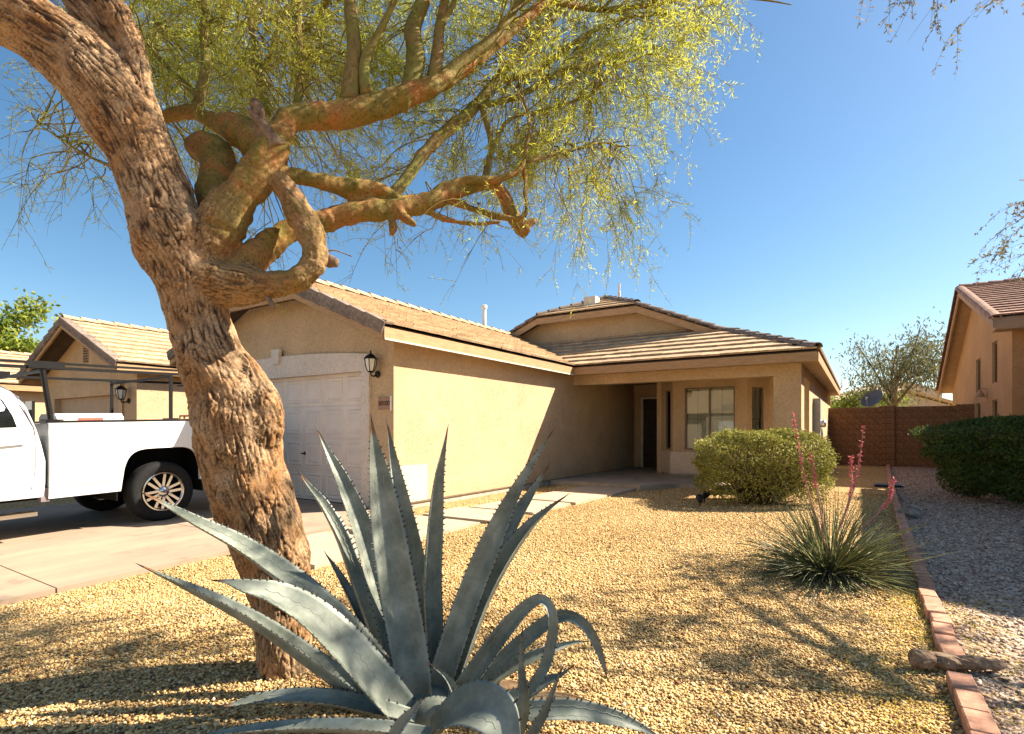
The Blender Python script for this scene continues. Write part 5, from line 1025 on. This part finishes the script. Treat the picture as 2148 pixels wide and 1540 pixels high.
# ------------------------------------------------------------------ trees far behind
def far_tree(name, label, c, H, R0, nl, m, seed, lean=0, willow=False, leaf=.16, group='trees standing behind the houses'):
    r = np.random.default_rng(seed); t = thing(name, label, 'tree', (c[0], c[1], 0), group); C = np.array([c[0], c[1], 0]); ends = []
    p = spline([(0, 0, -.1, .22), (lean*.3, 0, H*.2, .17), (lean*.7, .1, H*.36, .14), (lean, 0, H*.5, .09)], 5); MB().add(*tube_geo(p[:, :3] + C, p[:, 3], 9)).build('trunk', M['bark2'], t, True)
    for k in range(11):
        a = k*2.4 + r.uniform(-.4, .4); z0 = H*r.uniform(.25, .5); L_ = R0*r.uniform(.55, 1.0); i = min(len(p)-1, int(z0/(H*.5)*(len(p)-1)))
        e = np.array([math.cos(a)*L_, math.sin(a)*L_, H*r.uniform(.55, .95) - z0*0]); b0 = p[i, :3]; mid = (b0 + e)/2 + r.normal(0, .2, 3) + np.array([0, 0, .25])
        q = spline([(*b0, .08), (*mid, .05), (*e, .02)], 5); MB().add(*tube_geo(q[:, :3] + C, q[:, 3], 6)).build('limb', M['bark2'], t, True); ends += [x[:3] for x in q[5:]]
    ends = np.array(ends); k = r.integers(0, len(ends), nl); cc = ends[k] + r.normal(0, 1, (nl, 3)) * np.array([.42, .42, .34]) * R0/2.4
    if willow: cc[:, 2] -= np.abs(r.normal(0, .55, nl))
    d = unit(r.normal(size=(nl, 3)) + (np.array([0, 0, -1.6]) if willow else 0)); lv, lf = leaf_quads(cc + C, d, leaf*r.uniform(.6, 1.3, nl), leaf*(.26 if willow else .5)*r.uniform(.7, 1.3, nl))
    cr = np_mesh('crown', lv, lf, m, t, r.uniform(0, 1, nl)); cr['kind'] = 'stuff'
M['leaf_far'] = tint_mat('far tree leaves', [(0.10, 0.12, 0.07), (0.17, 0.18, 0.09), (0.25, 0.23, 0.11)], 0.7, 0.3)
M['leaf_green'] = tint_mat('bright green leaves', [(0.09, 0.15, 0.02), (0.22, 0.27, 0.035), (0.34, 0.33, 0.05)], 0.7, 0.35)
c = P(1893, 902, 30); far_tree('willowy_tree', 'loose willowy tree rising behind the block wall and the satellite dish', c, 7.9, 2.7, 6000, M['leaf_far'], 5, -.5, True, .26)
c = P(1765, 902, 33); far_tree('green_tree', 'low green tree peeping out between house eave and block wall', c, 3.7, 1.8, 5000, M['leaf_green'], 8, 0, False, .16)
c = P(1830, 902, 38); far_tree('green_tree', 'low yellow green tree behind the satellite dish', c, 4.0, 2.2, 5000, M['leaf_green'], 9, 0, False, .16)
c = P(-50, 902, 21); far_tree('green_tree', 'tall bright green tree at the left edge behind the pickup', c, 7.4, 1.9, 16000, M['leaf_green'], 12, 0, False, .2)

# ------------------------------------------------------------------ clipped shrubs
def shrub(name, label, cat, c, rx, ry, h, zc, nl, m, leaf, fl, stems, seed, rot=0.0, pw=3.2, shell=.25, under=0.0):
    r = np.random.default_rng(seed); t = thing(name, label, cat, (c[0], c[1], 0))
    d = unit(r.normal(size=(nl, 3))); d[:, 2] = np.where(d[:, 2] < -.72, -d[:, 2], d[:, 2])
    k = (np.abs(d[:, 0])**pw + np.abs(d[:, 1])**pw + np.abs(d[:, 2])**pw)**(-1/pw); s = 1 - np.abs(r.normal(0, shell, nl)).clip(0, .8)
    lump = 1 + .075*np.sin(d[:, 0]*9 + seed) * np.sin(d[:, 1]*8) + .05*np.sin(d[:, 2]*13 + d[:, 0]*7) + np.where(r.uniform(0, 1, nl) < .035, r.uniform(0, .10, nl), 0)
    p = d * (k*s*lump)[:, None]; zz = p[:, 2]; fw = 1 - fl*np.clip(.35 - zz, 0, 1.2); p = p * np.stack([rx*fw, ry*fw, np.full(nl, h - zc)], -1); p[:, 2] = np.where(p[:, 2] < 0, p[:, 2] * (zc/(h - zc)), p[:, 2]) + zc
    keep = (p[:, 2] > .05) & ((r.uniform(0, 1, nl) > under * np.clip((zc*1.15 - p[:, 2])/zc, 0, 1)) | (p[:, 2] > zc*1.15)); p = p[keep]; dd = d[keep]
    ca, sa = math.cos(rot), math.sin(rot); q = np.stack([p[:, 0]*ca - p[:, 1]*sa + c[0], p[:, 0]*sa + p[:, 1]*ca + c[1], p[:, 2]], -1); n = len(q)
    lv, lf = leaf_quads(q, unit(dd*.6 + r.normal(size=(n, 3))*.8), leaf*r.uniform(.6, 1.3, n), leaf*.55*r.uniform(.7, 1.3, n))
    o = np_mesh('foliage', lv, lf, m, t, np.clip(.5 + r.normal(0, .2, n), 0, 1)); o['kind'] = 'stuff'
    if stems:
        st = np.tile(np.array([c[0], c[1], 0.0]), (stems, 1)) + r.normal(0, .10, (stems, 3))*np.array([rx, ry, 0]); j = r.integers(0, n, stems); en = q[j]; ss = np.linspace(0, 1, 7)[None, :, None]
        mid = (st + en)/2 + r.normal(0, .08, (stems, 3)); path = st[:, None]*(1-ss)**2 + 2*mid[:, None]*ss*(1-ss) + en[:, None]*ss**2
        wv, wf = tubes_np(path, np.broadcast_to(np.linspace(.009, .002, 7), (stems, 7)), 4); np_mesh('stems', wv, wf, M['stem'], t)['kind'] = 'stuff'
M['stem'] = mat('shrub stems', (0.11, 0.07, 0.04), 0.9, 0.2, 20)
M['shrub_leaf'] = tint_mat('sage shrub leaves', [(0.11, 0.10, 0.02), (0.27, 0.26, 0.05), (0.44, 0.40, 0.11)], 0.65, 0.25)
M['hedge_leaf'] = tint_mat('dark hedge leaves', [(0.03, 0.055, 0.012), (0.06, 0.10, 0.02), (0.10, 0.15, 0.03)], 0.55, 0.2)
shrub('clipped_shrub', 'rounded yellow green clipped shrub with bare stems below the bay window', 'shrub', (-1.38, 9.75), 0.99, .78, 1.16, .56, 36000, M['shrub_leaf'], .040, .05, 420, 3, YAW, 4.0, .13, .5)
shrub('clipped_hedge', 'dark green flat topped hedge standing on the grey gravel', 'hedge', (2.72, 12.1), 1.56, 1.42, 1.37, .75, 80000, M['hedge_leaf'], .050, .20, 60, 4, YAW, 4.5, .09, .0)

# ------------------------------------------------------------------ red yucca
def yucca():
    c = np.array([-.22, 5.2, 0.0]); t = thing('red_yucca', 'spiky grass-like yucca with coral flower stalks on the gold gravel', 'yucca', tuple(c)); r = np.random.default_rng(2)
    n = 620; az = r.uniform(0, 2*math.pi, n); el = np.arccos(r.uniform(.05, .985, n)); up = np.cos(el); d = np.stack([np.cos(az)*np.sin(el), np.sin(az)*np.sin(el), up], -1); L_ = r.uniform(.45, .72, n) * (1 + .34*up)
    b = c + np.stack([np.cos(az), np.sin(az), np.zeros(n)], -1) * (r.uniform(.0, .13, n) * (1 - .3*up))[:, None]; s = np.linspace(0, 1, 8)
    path = b[:, None] + L_[:, None, None]*(s[None, :, None]*d[:, None] + (s**2.2)[None, :, None]*(np.array([0, 0, -1])*r.uniform(.08, .34, n)[:, None, None] + r.normal(0, .07, (n, 1, 3)))); path[:, :, 2] = np.maximum(path[:, :, 2], .012)
    V, F = tubes_np(path, np.broadcast_to(.0062*(1 - .88*s**1.4), (n, 8)), 3); o = np_mesh('blades', V, F, M['yucca'], t, np.repeat(r.uniform(0, 1, n), 7*3)); o['kind'] = 'stuff'
    n = 160; az = r.uniform(0, 2*math.pi, n); d = np.stack([np.cos(az), np.sin(az), r.uniform(-.05, .2, n)], -1); b = c + d*.05 + np.array([0, 0, .05]); L_ = r.uniform(.25, .5, n)
    path = b[:, None] + L_[:, None, None]*(s[None, :, None]*d[:, None] + (s**2)[None, :, None]*np.array([0, 0, -.25]) + (s**2)[None, :, None]*r.normal(0, .15, (n, 1, 3))); path[:, :, 2] = np.maximum(path[:, :, 2], .014)
    V, F = tubes_np(path, np.broadcast_to(.006*(1 - .85*s), (n, 8)), 3); np_mesh('dry_blades', V, F, M['yucca_dry'], t)['kind'] = 'stuff'
    for tipuv, d_, mid in (((1664, 870), 4.75, (1690, 1010)), ((1812, 896), 4.7, (1792, 1020)), ((1876, 1006), 4.6, (1852, 1065)), ((1700, 955), 4.95, (1712, 1020)), ((1786, 960), 4.9, (1783, 1040))):
        e = P(*tipuv, d_); mm = P(*mid, (d_ + 4.6)/2); p = spline([(*(c + np.array([0, 0, .15])), .008), (*mm, .006), (*e, .0025)], 12); so = MB().add(*tube_geo(p[:, :3], p[:, 3], 6)).build('flower_stalk', M['stalk'], t, True)
        k = 70; i = r.integers(int(len(p)*.48), len(p), k); q = p[i, :3]; fv = []; lv, lf = leaf_quads(q, unit(r.normal(size=(k, 3)) + np.array([0, 0, .4])), r.uniform(.018, .04, k), .013); lv2, lf2 = leaf_quads(q, unit(r.normal(size=(k, 3))), r.uniform(.012, .03, k), .013)
        v, f = merge([(lv, lf), (lv2, lf2)]); fo = np_mesh('flowers', v, f, M['coral'], so, r.uniform(0, 1, len(f))); fo['kind'] = 'stuff'
M['yucca'] = tint_mat('yucca blades', [(0.075, 0.085, 0.035), (0.16, 0.17, 0.06), (0.30, 0.29, 0.12)], 0.45, 0.0, 0.4)
M['yucca_dry'] = mat('dry yucca blades', (0.33, 0.27, 0.18), 0.8, 0.3, 20)
M['stalk'] = mat('pink flower stalk', (0.46, 0.20, 0.16), 0.6, 0.15, 20)
M['coral'] = tint_mat('coral flowers', [(0.50, 0.10, 0.12), (0.68, 0.22, 0.22)], 0.6, 0.25)
yucca()
# ------------------------------------------------------------------ agave in the foreground
def agave_mat():
    m, N, L, b = new_mat('agave leaf'); b.inputs['Roughness'].default_value = 0.5; b.inputs['Specular IOR Level'].default_value = 0.22
    tc = N.new('ShaderNodeTexCoord'); nz = N.new('ShaderNodeTexNoise'); nz.inputs['Scale'].default_value = 6; nz.inputs['Detail'].default_value = 9; nz.inputs['Roughness'].default_value = .68; L.new(tc.outputs['Object'], nz.inputs['Vector'])
    rp = N.new('ShaderNodeValToRGB'); el = rp.color_ramp.elements; el.new(.5)
    for i, (p, c) in enumerate(((.3, (0.10, 0.115, 0.088)), (.5, (0.21, 0.228, 0.185)), (.7, (0.37, 0.385, 0.315)))): el[i].position = p; el[i].color = (*c, 1)
    L.new(nz.outputs['Fac'], rp.inputs['Fac'])
    a = N.new('ShaderNodeAttribute'); a.attribute_name = 'mark'; mx = N.new('ShaderNodeMixRGB'); mx.inputs[2].default_value = (0.38, 0.42, 0.36, 1); L.new(a.outputs['Fac'], mx.inputs[0]); L.new(rp.outputs[0], mx.inputs[1])
    a2 = N.new('ShaderNodeAttribute'); a2.attribute_name = 'dry'; m2 = N.new('ShaderNodeMixRGB'); m2.inputs[2].default_value = (0.20, 0.10, 0.05, 1); L.new(a2.outputs['Fac'], m2.inputs[0]); L.new(mx.outputs[0], m2.inputs[1]); L.new(m2.outputs[0], b.inputs['Base Color'])
    mp = N.new('ShaderNodeTexNoise'); mp.inputs['Scale'].default_value = 90; L.new(tc.outputs['Object'], mp.inputs['Vector']); bp = N.new('ShaderNodeBump'); bp.inputs['Strength'].default_value = .12; bp.inputs['Distance'].default_value = .003; L.new(mp.outputs['Fac'], bp.inputs['Height']); L.new(bp.outputs[0], b.inputs['Normal'])
    return m
M['agave'] = agave_mat(); M['spine'] = mat('agave spines', (0.05, 0.025, 0.018), 0.5, 0.1, 30)
AC = P(905, 1490, 2.28); AC[2] = 0
agave = thing('agave', 'big blue grey agave with toothed sword leaves in the foreground', 'agave', tuple(AC))
HUB = AC + np.array([0, 0, .16])
def agave_leaf(rows, fold=.55, roll=0.0, th=.016, teeth=True, face=None, wide=1.0, camf=.78, parent=agave):
    """rows: (u, v, depth, width in photo pixels) from base to tip"""
    rr = [(*P(u, v, d), w*d/FOC*wide) for u, v, d, w in rows]; p = spline(rr, 9); c = p[:, :3]; wd = np.maximum(p[:, 3], .001); k = len(c)
    tg = unit(np.gradient(c, axis=0)); s = np.concatenate([[0], np.cumsum(np.linalg.norm(np.diff(c, axis=0), axis=1))]); s /= s[-1]
    ax = HUB + np.array([0, 0, 1.0]) if face is None else np.array(face, float)
    nv = unit(ax - c)*(1 - camf) + unit(np.array([0, 0, EYE]) - c)*camf; nv = nv - tg*(nv*tg).sum(-1, keepdims=True); nv = unit(nv)
    for i in range(1, k):                               # keep the blade from flipping over
        if (nv[i]*nv[i-1]).sum() < 0: nv[i] = -nv[i]
        nv[i] = unit(nv[i]*.35 + nv[i-1]*.65); nv[i] = unit(nv[i] - tg[i]*(nv[i]*tg[i]).sum())
    bv = np.cross(tg, nv)
    if roll: cr, sr = math.cos(roll), math.sin(roll); nv, bv = nv*cr + bv*sr, bv*cr - nv*sr
    q = np.linspace(-1, 1, 13); m_ = len(q); fz = fold*(1 - .25*s)
    top = c[:, None] + bv[:, None]*(q[None, :, None]*wd[:, None, None]/2) + nv[:, None]*((np.abs(q)**1.7)[None, :, None]*(fz*wd/2)[:, None, None])
    thk = th*np.minimum(1, wd/.06)*(1.5 - s*.7); bot = top - nv[:, None]*((1 - np.abs(q)**2.2)[None, :, None]*thk[:, None, None] + .0012)
    V = np.concatenate([top.reshape(-1, 3), bot.reshape(-1, 3)]); o_ = k*m_; F = []
    for i in range(k-1):
        for j in range(m_-1):
            a = i*m_ + j; F.append((a, a+1, a+1+m_, a+m_)); F.append((a+o_, a+m_+o_, a+1+m_+o_, a+1+o_))
        F.append((i*m_, (i+1)*m_, (i+1)*m_+o_, i*m_+o_)); F.append((i*m_+m_-1, i*m_+m_-1+o_, (i+1)*m_+m_-1+o_, (i+1)*m_+m_-1))
    me = bpy.data.meshes.new('leaf'); me.from_pydata([tuple(x) for x in V], [], F); fix_normals(me); me.polygons.foreach_set('use_smooth', [True]*len(F)); me.materials.append(M['agave'])
    Ls = np.linalg.norm(np.diff(c, axis=0), axis=1).sum(); S = np.repeat(s, m_); Q = np.tile(np.abs(q), k)
    edge = (Q > .97)*.5; ln = np.zeros_like(S)
    mark = np.concatenate([np.clip(edge + ln, 0, 1)]*2); at = me.attributes.new('mark', 'FLOAT', 'POINT'); at.data.foreach_set('value', mark.astype(np.float32))
    dry = np.clip((S - random.uniform(.93, .965))/.03, 0, 1); at = me.attributes.new('dry', 'FLOAT', 'POINT'); at.data.foreach_set('value', np.concatenate([dry]*2).astype(np.float32))
    ob = link(bpy.data.objects.new('leaf', me), parent)
    # scalloped bud print left by the neighbouring leaf: a thin raised welt on the blade
    if wd.max() > .07:
        wel = MB(); sf = np.linspace(.14, .80, 150); I = lambda A: np.stack([np.interp(sf, s, A[:, q_]) for q_ in range(3)], -1); ci, bi, ni = I(c), I(bv), I(nv); wi = np.interp(sf, s, wd); fi = np.interp(sf, s, fz); ph = random.uniform(0, 3)
        for sgn in (-1, 1):
            f = sgn*(.66 - .55*np.abs(sf - .42) - .13*np.abs(np.sin(sf*Ls*math.pi/.042 + ph + sgn)))*random.uniform(.8, 1.05)
            wel.tube(ci + bi*(f*wi/2)[:, None] + ni*(np.abs(f)**1.7*fi*wi/2 + .0002)[:, None], .0013, 4)
        wo_ = wel.build('bud_print', M['agave_print'], ob, True); wo_['kind'] = 'stuff'
    if teeth:
        sp = MB(); step = .030; acc = 0; L2 = np.concatenate([[0], np.cumsum(np.linalg.norm(np.diff(c, axis=0), axis=1))]); x = .10*L2[-1]
        while x < L2[-1]*.93:
            i = min(k-2, np.searchsorted(L2, x)); w_ = wd[i]
            for sd in (0, m_-1):
                a = top[i, sd]; out = unit((top[i, sd] - c[i]))*1.0; h = min(.013, .10*w_ + .004)*random.uniform(.7, 1.2); t_ = tg[i]*.0045; nn = nv[i]*.0025
                tip = a + out*h + tg[i]*h*.35; sp.add([a - t_ - out*.002, a + t_ - out*.002, a + nn - out*.002, a - nn - out*.002, tip], [(0, 2, 4), (2, 1, 4), (1, 3, 4), (3, 0, 4)])
            x += step*random.uniform(.75, 1.25)
        e = c[-1]; sp.tube(np.array([c[-2], e, e + tg[-1]*.03]), [max(.003, wd[-1]*.4), .003, .0006], 6)
        sp.build('spines', M['spine'], ob)['kind'] = 'stuff'
    return ob
M['agave_print'] = mat('agave bud print', (0.27, 0.29, 0.23), 0.5, 0.05, 10)
LV = [  # back leaves first
 ([(870, 1450, 2.42, 46), (840, 1300, 2.52, 48), (800, 1150, 2.6, 50), (770, 1050, 2.64, 44), (715, 1040+0, 2.66, 34), (672, 1040-14, 2.66, 16), (630, 995, 2.66, 3)], .8, 0),
]
LV = [
 ([(812, 1425, 2.44, 40), (782, 1330, 2.52, 40), (745, 1225, 2.60, 42), (712, 1130, 2.64, 40), (676, 1060, 2.66, 28), (648, 1022, 2.67, 14), (630, 996, 2.67, 3)], .9, .5),
 ([(840, 1440, 2.40, 60), (815, 1330, 2.44, 62), (785, 1210, 2.50, 64), (752, 1100, 2.54, 56), (716, 1010, 2.56, 38), (688, 950, 2.57, 18), (666, 902, 2.57, 3)], .55, .2),
 ([(806, 1420, 2.48, 26), (770, 1330, 2.54, 30), (738, 1260, 2.58, 28), (706, 1200, 2.60, 16), (686, 1166, 2.60, 3)], .7, .4),
 ([(882, 1430, 2.50, 60), (880, 1320, 2.56, 66), (868, 1200, 2.62, 66), (846, 1080, 2.66, 50), (828, 980, 2.68, 26), (813, 892, 2.68, 3)], .6, 0),
 ([(872, 1500, 2.25, 84), (862, 1400, 2.25, 92), (840, 1280, 2.28, 94), (822, 1180, 2.30, 90), (806, 1080, 2.33, 78), (793, 990, 2.35, 52), (783, 920, 2.36, 20), (779, 880, 2.36, 3)], .42, 0),
 ([(908, 1440, 2.42, 46), (902, 1330, 2.45, 50), (898, 1220, 2.47, 52), (905, 1110, 2.48, 46), (916, 1010, 2.48, 30), (928, 950, 2.48, 14), (938, 903, 2.48, 3)], .95, .55),
 ([(950, 1430, 2.44, 46), (985, 1310, 2.48, 54), (1035, 1190, 2.52, 56), (1085, 1090, 2.55, 42), (1120, 1030, 2.56, 22), (1148, 981, 2.57, 3)], .7, -.3),
 ([(905, 1500, 2.30, 70), (940, 1390, 2.30, 68), (985, 1260, 2.31, 66), (1030, 1150, 2.32, 62), (1070, 1060, 2.33, 42), (1112, 980, 2.33, 20), (1155, 911, 2.33, 3)], .5, -.1),
 ([(952, 1450, 2.36, 50), (978, 1370, 2.37, 58), (1015, 1270, 2.38, 60), (1062, 1180, 2.39, 50), (1110, 1110, 2.40, 32), (1150, 1070, 2.40, 14), (1184, 1043, 2.40, 3)], .95, -.5),
 ([(840, 1500, 2.18, 70), (770, 1390, 2.22, 84), (680, 1290, 2.27, 86), (590, 1210, 2.31, 76), (500, 1145, 2.35, 56), (410, 1095, 2.38, 32), (340, 1055, 2.40, 12), (302, 1036, 2.41, 3)], .38, .35),
 ([(850, 1530, 2.10, 56), (770, 1478, 2.10, 62), (660, 1398, 2.10, 58), (560, 1326, 2.11, 50), (470, 1272, 2.12, 40), (390, 1232, 2.13, 24), (335, 1206, 2.14, 11), (298, 1188, 2.14, 3)], .6, .5),
 ([(835, 1505, 2.05, 100), (790, 1450, 2.02, 108), (720, 1370, 1.99, 112), (650, 1300, 1.97, 100), (580, 1255, 1.96, 78), (520, 1235, 1.96, 48), (480, 1222, 1.96, 18), (452, 1218, 1.96, 3)], .36, .1),
 ([(965, 1460, 2.20, 50), (1010, 1400, 2.18, 54), (1060, 1330, 2.15, 50), (1105, 1278, 2.12, 38), (1138, 1260, 2.08, 28), (1158, 1288, 2.05, 26), (1158, 1340, 2.04, 28), (1142, 1400, 2.03, 28), (1110, 1450, 2.03, 24), (1090, 1478, 2.03, 6)], .5, -.2),
 ([(985, 1445, 2.34, 40), (1050, 1395, 2.34, 44), (1110, 1340, 2.33, 42), (1165, 1300, 2.32, 36), (1205, 1298, 2.30, 30), (1240, 1330, 2.28, 26), (1262, 1380, 2.27, 16), (1272, 1418, 2.27, 3)], .55, -.1),
 ([(1000, 1450, 2.40, 34), (1080, 1400, 2.42, 36), (1150, 1368, 2.44, 28), (1200, 1350, 2.45, 12), (1228, 1346, 2.45, 3)], .6, -.2),
 ([(1050, 1480, 2.25, 44), (1100, 1460, 2.26, 42), (1145, 1432, 2.27, 30), (1175, 1418, 2.27, 14), (1196, 1402, 2.27, 3)], .5, -.2),
 ([(960, 1500, 2.02, 40), (1040, 1498, 2.0, 54), (1120, 1494, 1.99, 56), (1200, 1492, 1.98, 54), (1280, 1505, 1.98, 44), (1340, 1525, 1.98, 22), (1385, 1548, 1.98, 4)], .35, -.1),
 ([(1085, 1540, 1.9, 36), (1098, 1480, 1.9, 34), (1094, 1420, 1.9, 22), (1092, 1370, 1.9, 10), (1095, 1330, 1.9, 3)], .9, .3),
 ([(1110, 1550, 1.86, 26), (1140, 1500, 1.86, 24), (1160, 1450, 1.86, 12), (1176, 1410, 1.86, 3)], .9, .3),
 ([(970, 1480, 2.0, 30), (955, 1450, 2.0, 26), (935, 1420, 2.0, 12), (908, 1398, 2.0, 3)], .8, 0),
 ([(870, 1510, 2.0, 40), (790, 1490, 2.0, 50), (700, 1470, 2.0, 50), (620, 1464, 2.0, 46), (545, 1468, 2.0, 34), (490, 1478, 2.0, 14), (468, 1482, 2.0, 3)], .35, .2),
 ([(900, 1545, 1.85, 40), (800, 1530, 1.85, 42), (680, 1524, 1.85, 40), (560, 1528, 1.85, 32), (480, 1535, 1.85, 18), (420, 1542, 1.85, 4)], .35, .2),
 ([(820, 1560, 1.78, 30), (845, 1520, 1.78, 32), (870, 1490, 1.78, 18), (888, 1464, 1.78, 3)], .7, -.2),
]
for rows, fold, roll in LV: agave_leaf(rows, min(1.1, fold*1.45), roll, wide=.93 if rows[-1][0] < 480 else .80, camf=.50 if rows[-1][0] < 480 else .72)
# broad rolled-back leaf lowest in front
agave_leaf([(900, 1545, 2.0, 66), (945, 1500, 1.9, 92), (995, 1484, 1.82, 106), (1040, 1502, 1.75, 98), (1066, 1548, 1.70, 58), (1076, 1604, 1.67, 10)], .38, .25, camf=.5)
# withered leaves at the foot
M['dead_leaf'] = mat('withered agave leaf', (0.40, 0.27, 0.15), 0.85, 0.3, 14, 0.5, 30, .006, col2=(0.17, 0.09, 0.045))
for rows in ([(840, 1500, 2.3, 30), (760, 1478, 2.36, 34), (690, 1466, 2.4, 20), (650, 1462, 2.42, 4)], [(1020, 1490, 2.3, 30), (1110, 1472, 2.34, 34), (1180, 1466, 2.36, 24), (1240, 1472, 2.36, 4)], [(900, 1470, 2.5, 26), (830, 1432, 2.58, 26), (790, 1420, 2.62, 4)], [(1000, 1470, 2.45, 24), (1060, 1440, 2.52, 24), (1100, 1436, 2.55, 4)]):
    o = agave_leaf(rows, .5, .2, th=.006, teeth=False, camf=.4); o.data.materials.clear(); o.data.materials.append(M['dead_leaf']); o.name = 'withered_leaf'
hb = MB(); hb.lathe((AC[0], AC[1], 0), [(.10, -.03), (.12, .04), (.09, .09), (.03, .12)], 18); hb.build('heart', M['agave'], agave, True)

# ------------------------------------------------------------------ gravel and fallen blossom
def rand_rot(n):
    q = unit(rng.normal(size=(n, 4))); w, x, y, z = q.T
    return np.stack([np.stack([1-2*(y*y+z*z), 2*(x*y-z*w), 2*(x*z+y*w)], -1), np.stack([2*(x*y+z*w), 1-2*(x*x+z*z), 2*(y*z-x*w)], -1), np.stack([2*(x*z-y*w), 2*(y*z+x*w), 1-2*(x*x+y*y)], -1)], 1)
OCT = np.array([(1, 0, 0), (-1, 0, 0), (0, 1, 0), (0, -1, 0), (0, 0, 1), (0, 0, -1)], float); OF = np.array([(0, 2, 4), (2, 1, 4), (1, 3, 4), (3, 0, 4), (2, 0, 5), (1, 2, 5), (3, 1, 5), (0, 3, 5)])
def stones(name, xy, size, cols, tint):
    n = len(xy); z = ground_h(xy[:, 0], xy[:, 1]) - .014; s = size[:, None, None]*OCT[None]*rng.uniform(.55, 1.15, (n, 6, 1)) + rng.normal(0, .18, (n, 6, 3))*size[:, None, None]
    v = np.einsum('nij,nkj->nki', rand_rot(n), s); v[:, :, 2] *= .75; v[:, :, 0] += xy[:, :1]; v[:, :, 1] += xy[:, 1:]; v[:, :, 2] += (z + size*.35)[:, None]
    F = (OF[None] + 6*np.arange(n)[:, None, None]).reshape(-1, 3); o = np_mesh(name, v.reshape(-1, 3), F, cols, None, np.repeat(tint, 8)); o['kind'] = 'stuff'; return o
def in_view(xy, m=1.06):
    d = xy @ FW; x = (xy @ RT) / np.maximum(d, .01)*FOC; z = FOC*EYE/np.maximum(d, .01); return (d > 1.2) & (np.abs(x) < 1074*m + 60) & (z < 760)
def not_paved(xy):
    ok = xy[:, 0] > -5.47
    for x0, x1, y0, y1, _ in SLABS: ok &= ~((xy[:, 0] > x0 - .01) & (xy[:, 0] < x1 + .01) & (xy[:, 1] > y0 - .01) & (xy[:, 1] < y1 + .01))
    ok &= ~((xy[:, 1] > 10.62) & (xy[:, 0] < -3.3)) & ~((xy[:, 1] > 11.6) & (xy[:, 0] < -.97)) & ~((xy[:, 0] < WX1 + .01) & (xy[:, 1] > 5.8)); return ok
def scatter(x0, x1, y0, y1, dens): n = int((x1-x0)*(y1-y0)*dens); return np.stack([rng.uniform(x0, x1, n), rng.uniform(y0, y1, n)], -1)
M['stone'] = tint_mat('gold gravel stones', GOLD, 0.9); M['stone_n'] = tint_mat('grey gravel stones', GREYS, 0.9)
a = scatter(-5.47, .4, .6, 4.6, 5200); b = scatter(-5.47, .55, 4.6, 7.5, 2600); c = scatter(-5.6, .6, 7.5, 12.5, 1000)
xy = np.concatenate([a, b, c]); sz = np.concatenate([np.clip(rng.lognormal(-4.95, .33, len(a)), .003, .017), np.clip(rng.lognormal(-4.75, .28, len(b)), .004, .018), rng.uniform(.008, .016, len(c))])
ok = in_view(xy) & not_paved(xy) & (xy[:, 0] < border_x(xy[:, 1]) - .045); xy = xy[ok]; sz = sz[ok]
tn = np.clip(.5 + .10*np.sin(xy[:, 0]*2.3 + 1)*np.sin(xy[:, 1]*1.9) + rng.normal(0, .25, len(xy)), 0, 1)
stones('gold_gravel', xy, sz, M['stone'], tn); print('stones', len(xy))
a = scatter(.4, 3.2, 1.8, 7, 2000); b = scatter(.4, 3.4, 7, 20, 500); xy = np.concatenate([a, b]); sz = np.concatenate([rng.uniform(.009, .020, len(a)), rng.uniform(.012, .024, len(b))])
ok = in_view(xy) & (xy[:, 0] > border_x(xy[:, 1]) + .05); xy = xy[ok]; sz = sz[ok]; stones('grey_gravel', xy, sz, M['stone_n'], rng.uniform(0, 1, len(xy))); print('stones', len(xy))
M['blossom'] = tint_mat('fallen yellow blossom', [(0.62, 0.44, 0.03), (0.75, 0.58, 0.06)], 0.7, 0.3)
n = 9000; y = rng.uniform(2.2, 6.5, n); x = border_x(y) - .06 - np.abs(rng.normal(0, .22, n)); n2 = 5000; y2 = rng.uniform(2.2, 5.2, n2); x2 = border_x(y2) + .07 + np.abs(rng.normal(0, .22, n2)); n3 = 5000
x = np.concatenate([x, x2, rng.uniform(-3.6, .3, n3)]); y = np.concatenate([y, y2, rng.uniform(1.2, 5.5, n3)]); cl = np.sin(x*7 + 2*np.sin(y*3))*np.sin(y*5 + x*2); k = cl + rng.normal(0, .5, len(x)) > .0; x = x[k]; y = y[k]
ctr = np.stack([x, y, ground_h(x, y) + rng.uniform(.002, .010, len(x))], -1); d = rand_dirs(len(x)); d[:, 2] *= .35; lv, lf = leaf_quads(ctr, d, rng.uniform(.006, .013, len(x)), .006, nrm=np.array([.1, .1, 1.0]) + rng.normal(0, .4, (len(x), 3)))
o = np_mesh('fallen_blossom', lv, lf, M['blossom'], None, rng.uniform(0, 1, len(lf))); o['kind'] = 'stuff'
# fallen twigs and pods
n = 700; cx = rng.uniform(-5.0, .3, n); cy = rng.uniform(1.0, 8.0, n); L_ = rng.uniform(.02, .11, n); a = rng.uniform(0, 6.28, n); s = np.linspace(-.5, .5, 4)
path = np.stack([cx[:, None] + L_[:, None]*np.cos(a)[:, None]*s, cy[:, None] + L_[:, None]*np.sin(a)[:, None]*s, np.broadcast_to((ground_h(cx, cy) + .012)[:, None], (n, 4)) + rng.uniform(-.006, .006, (n, 4))], -1)
v, f = tubes_np(path, np.broadcast_to(rng.uniform(.0008, .0022, n)[:, None], (n, 4)), 4); o = np_mesh('fallen_twigs', v, f, M['stem'], None); o['kind'] = 'stuff'
# dry curled leaves by the agave
bpy.context.view_layer.update()
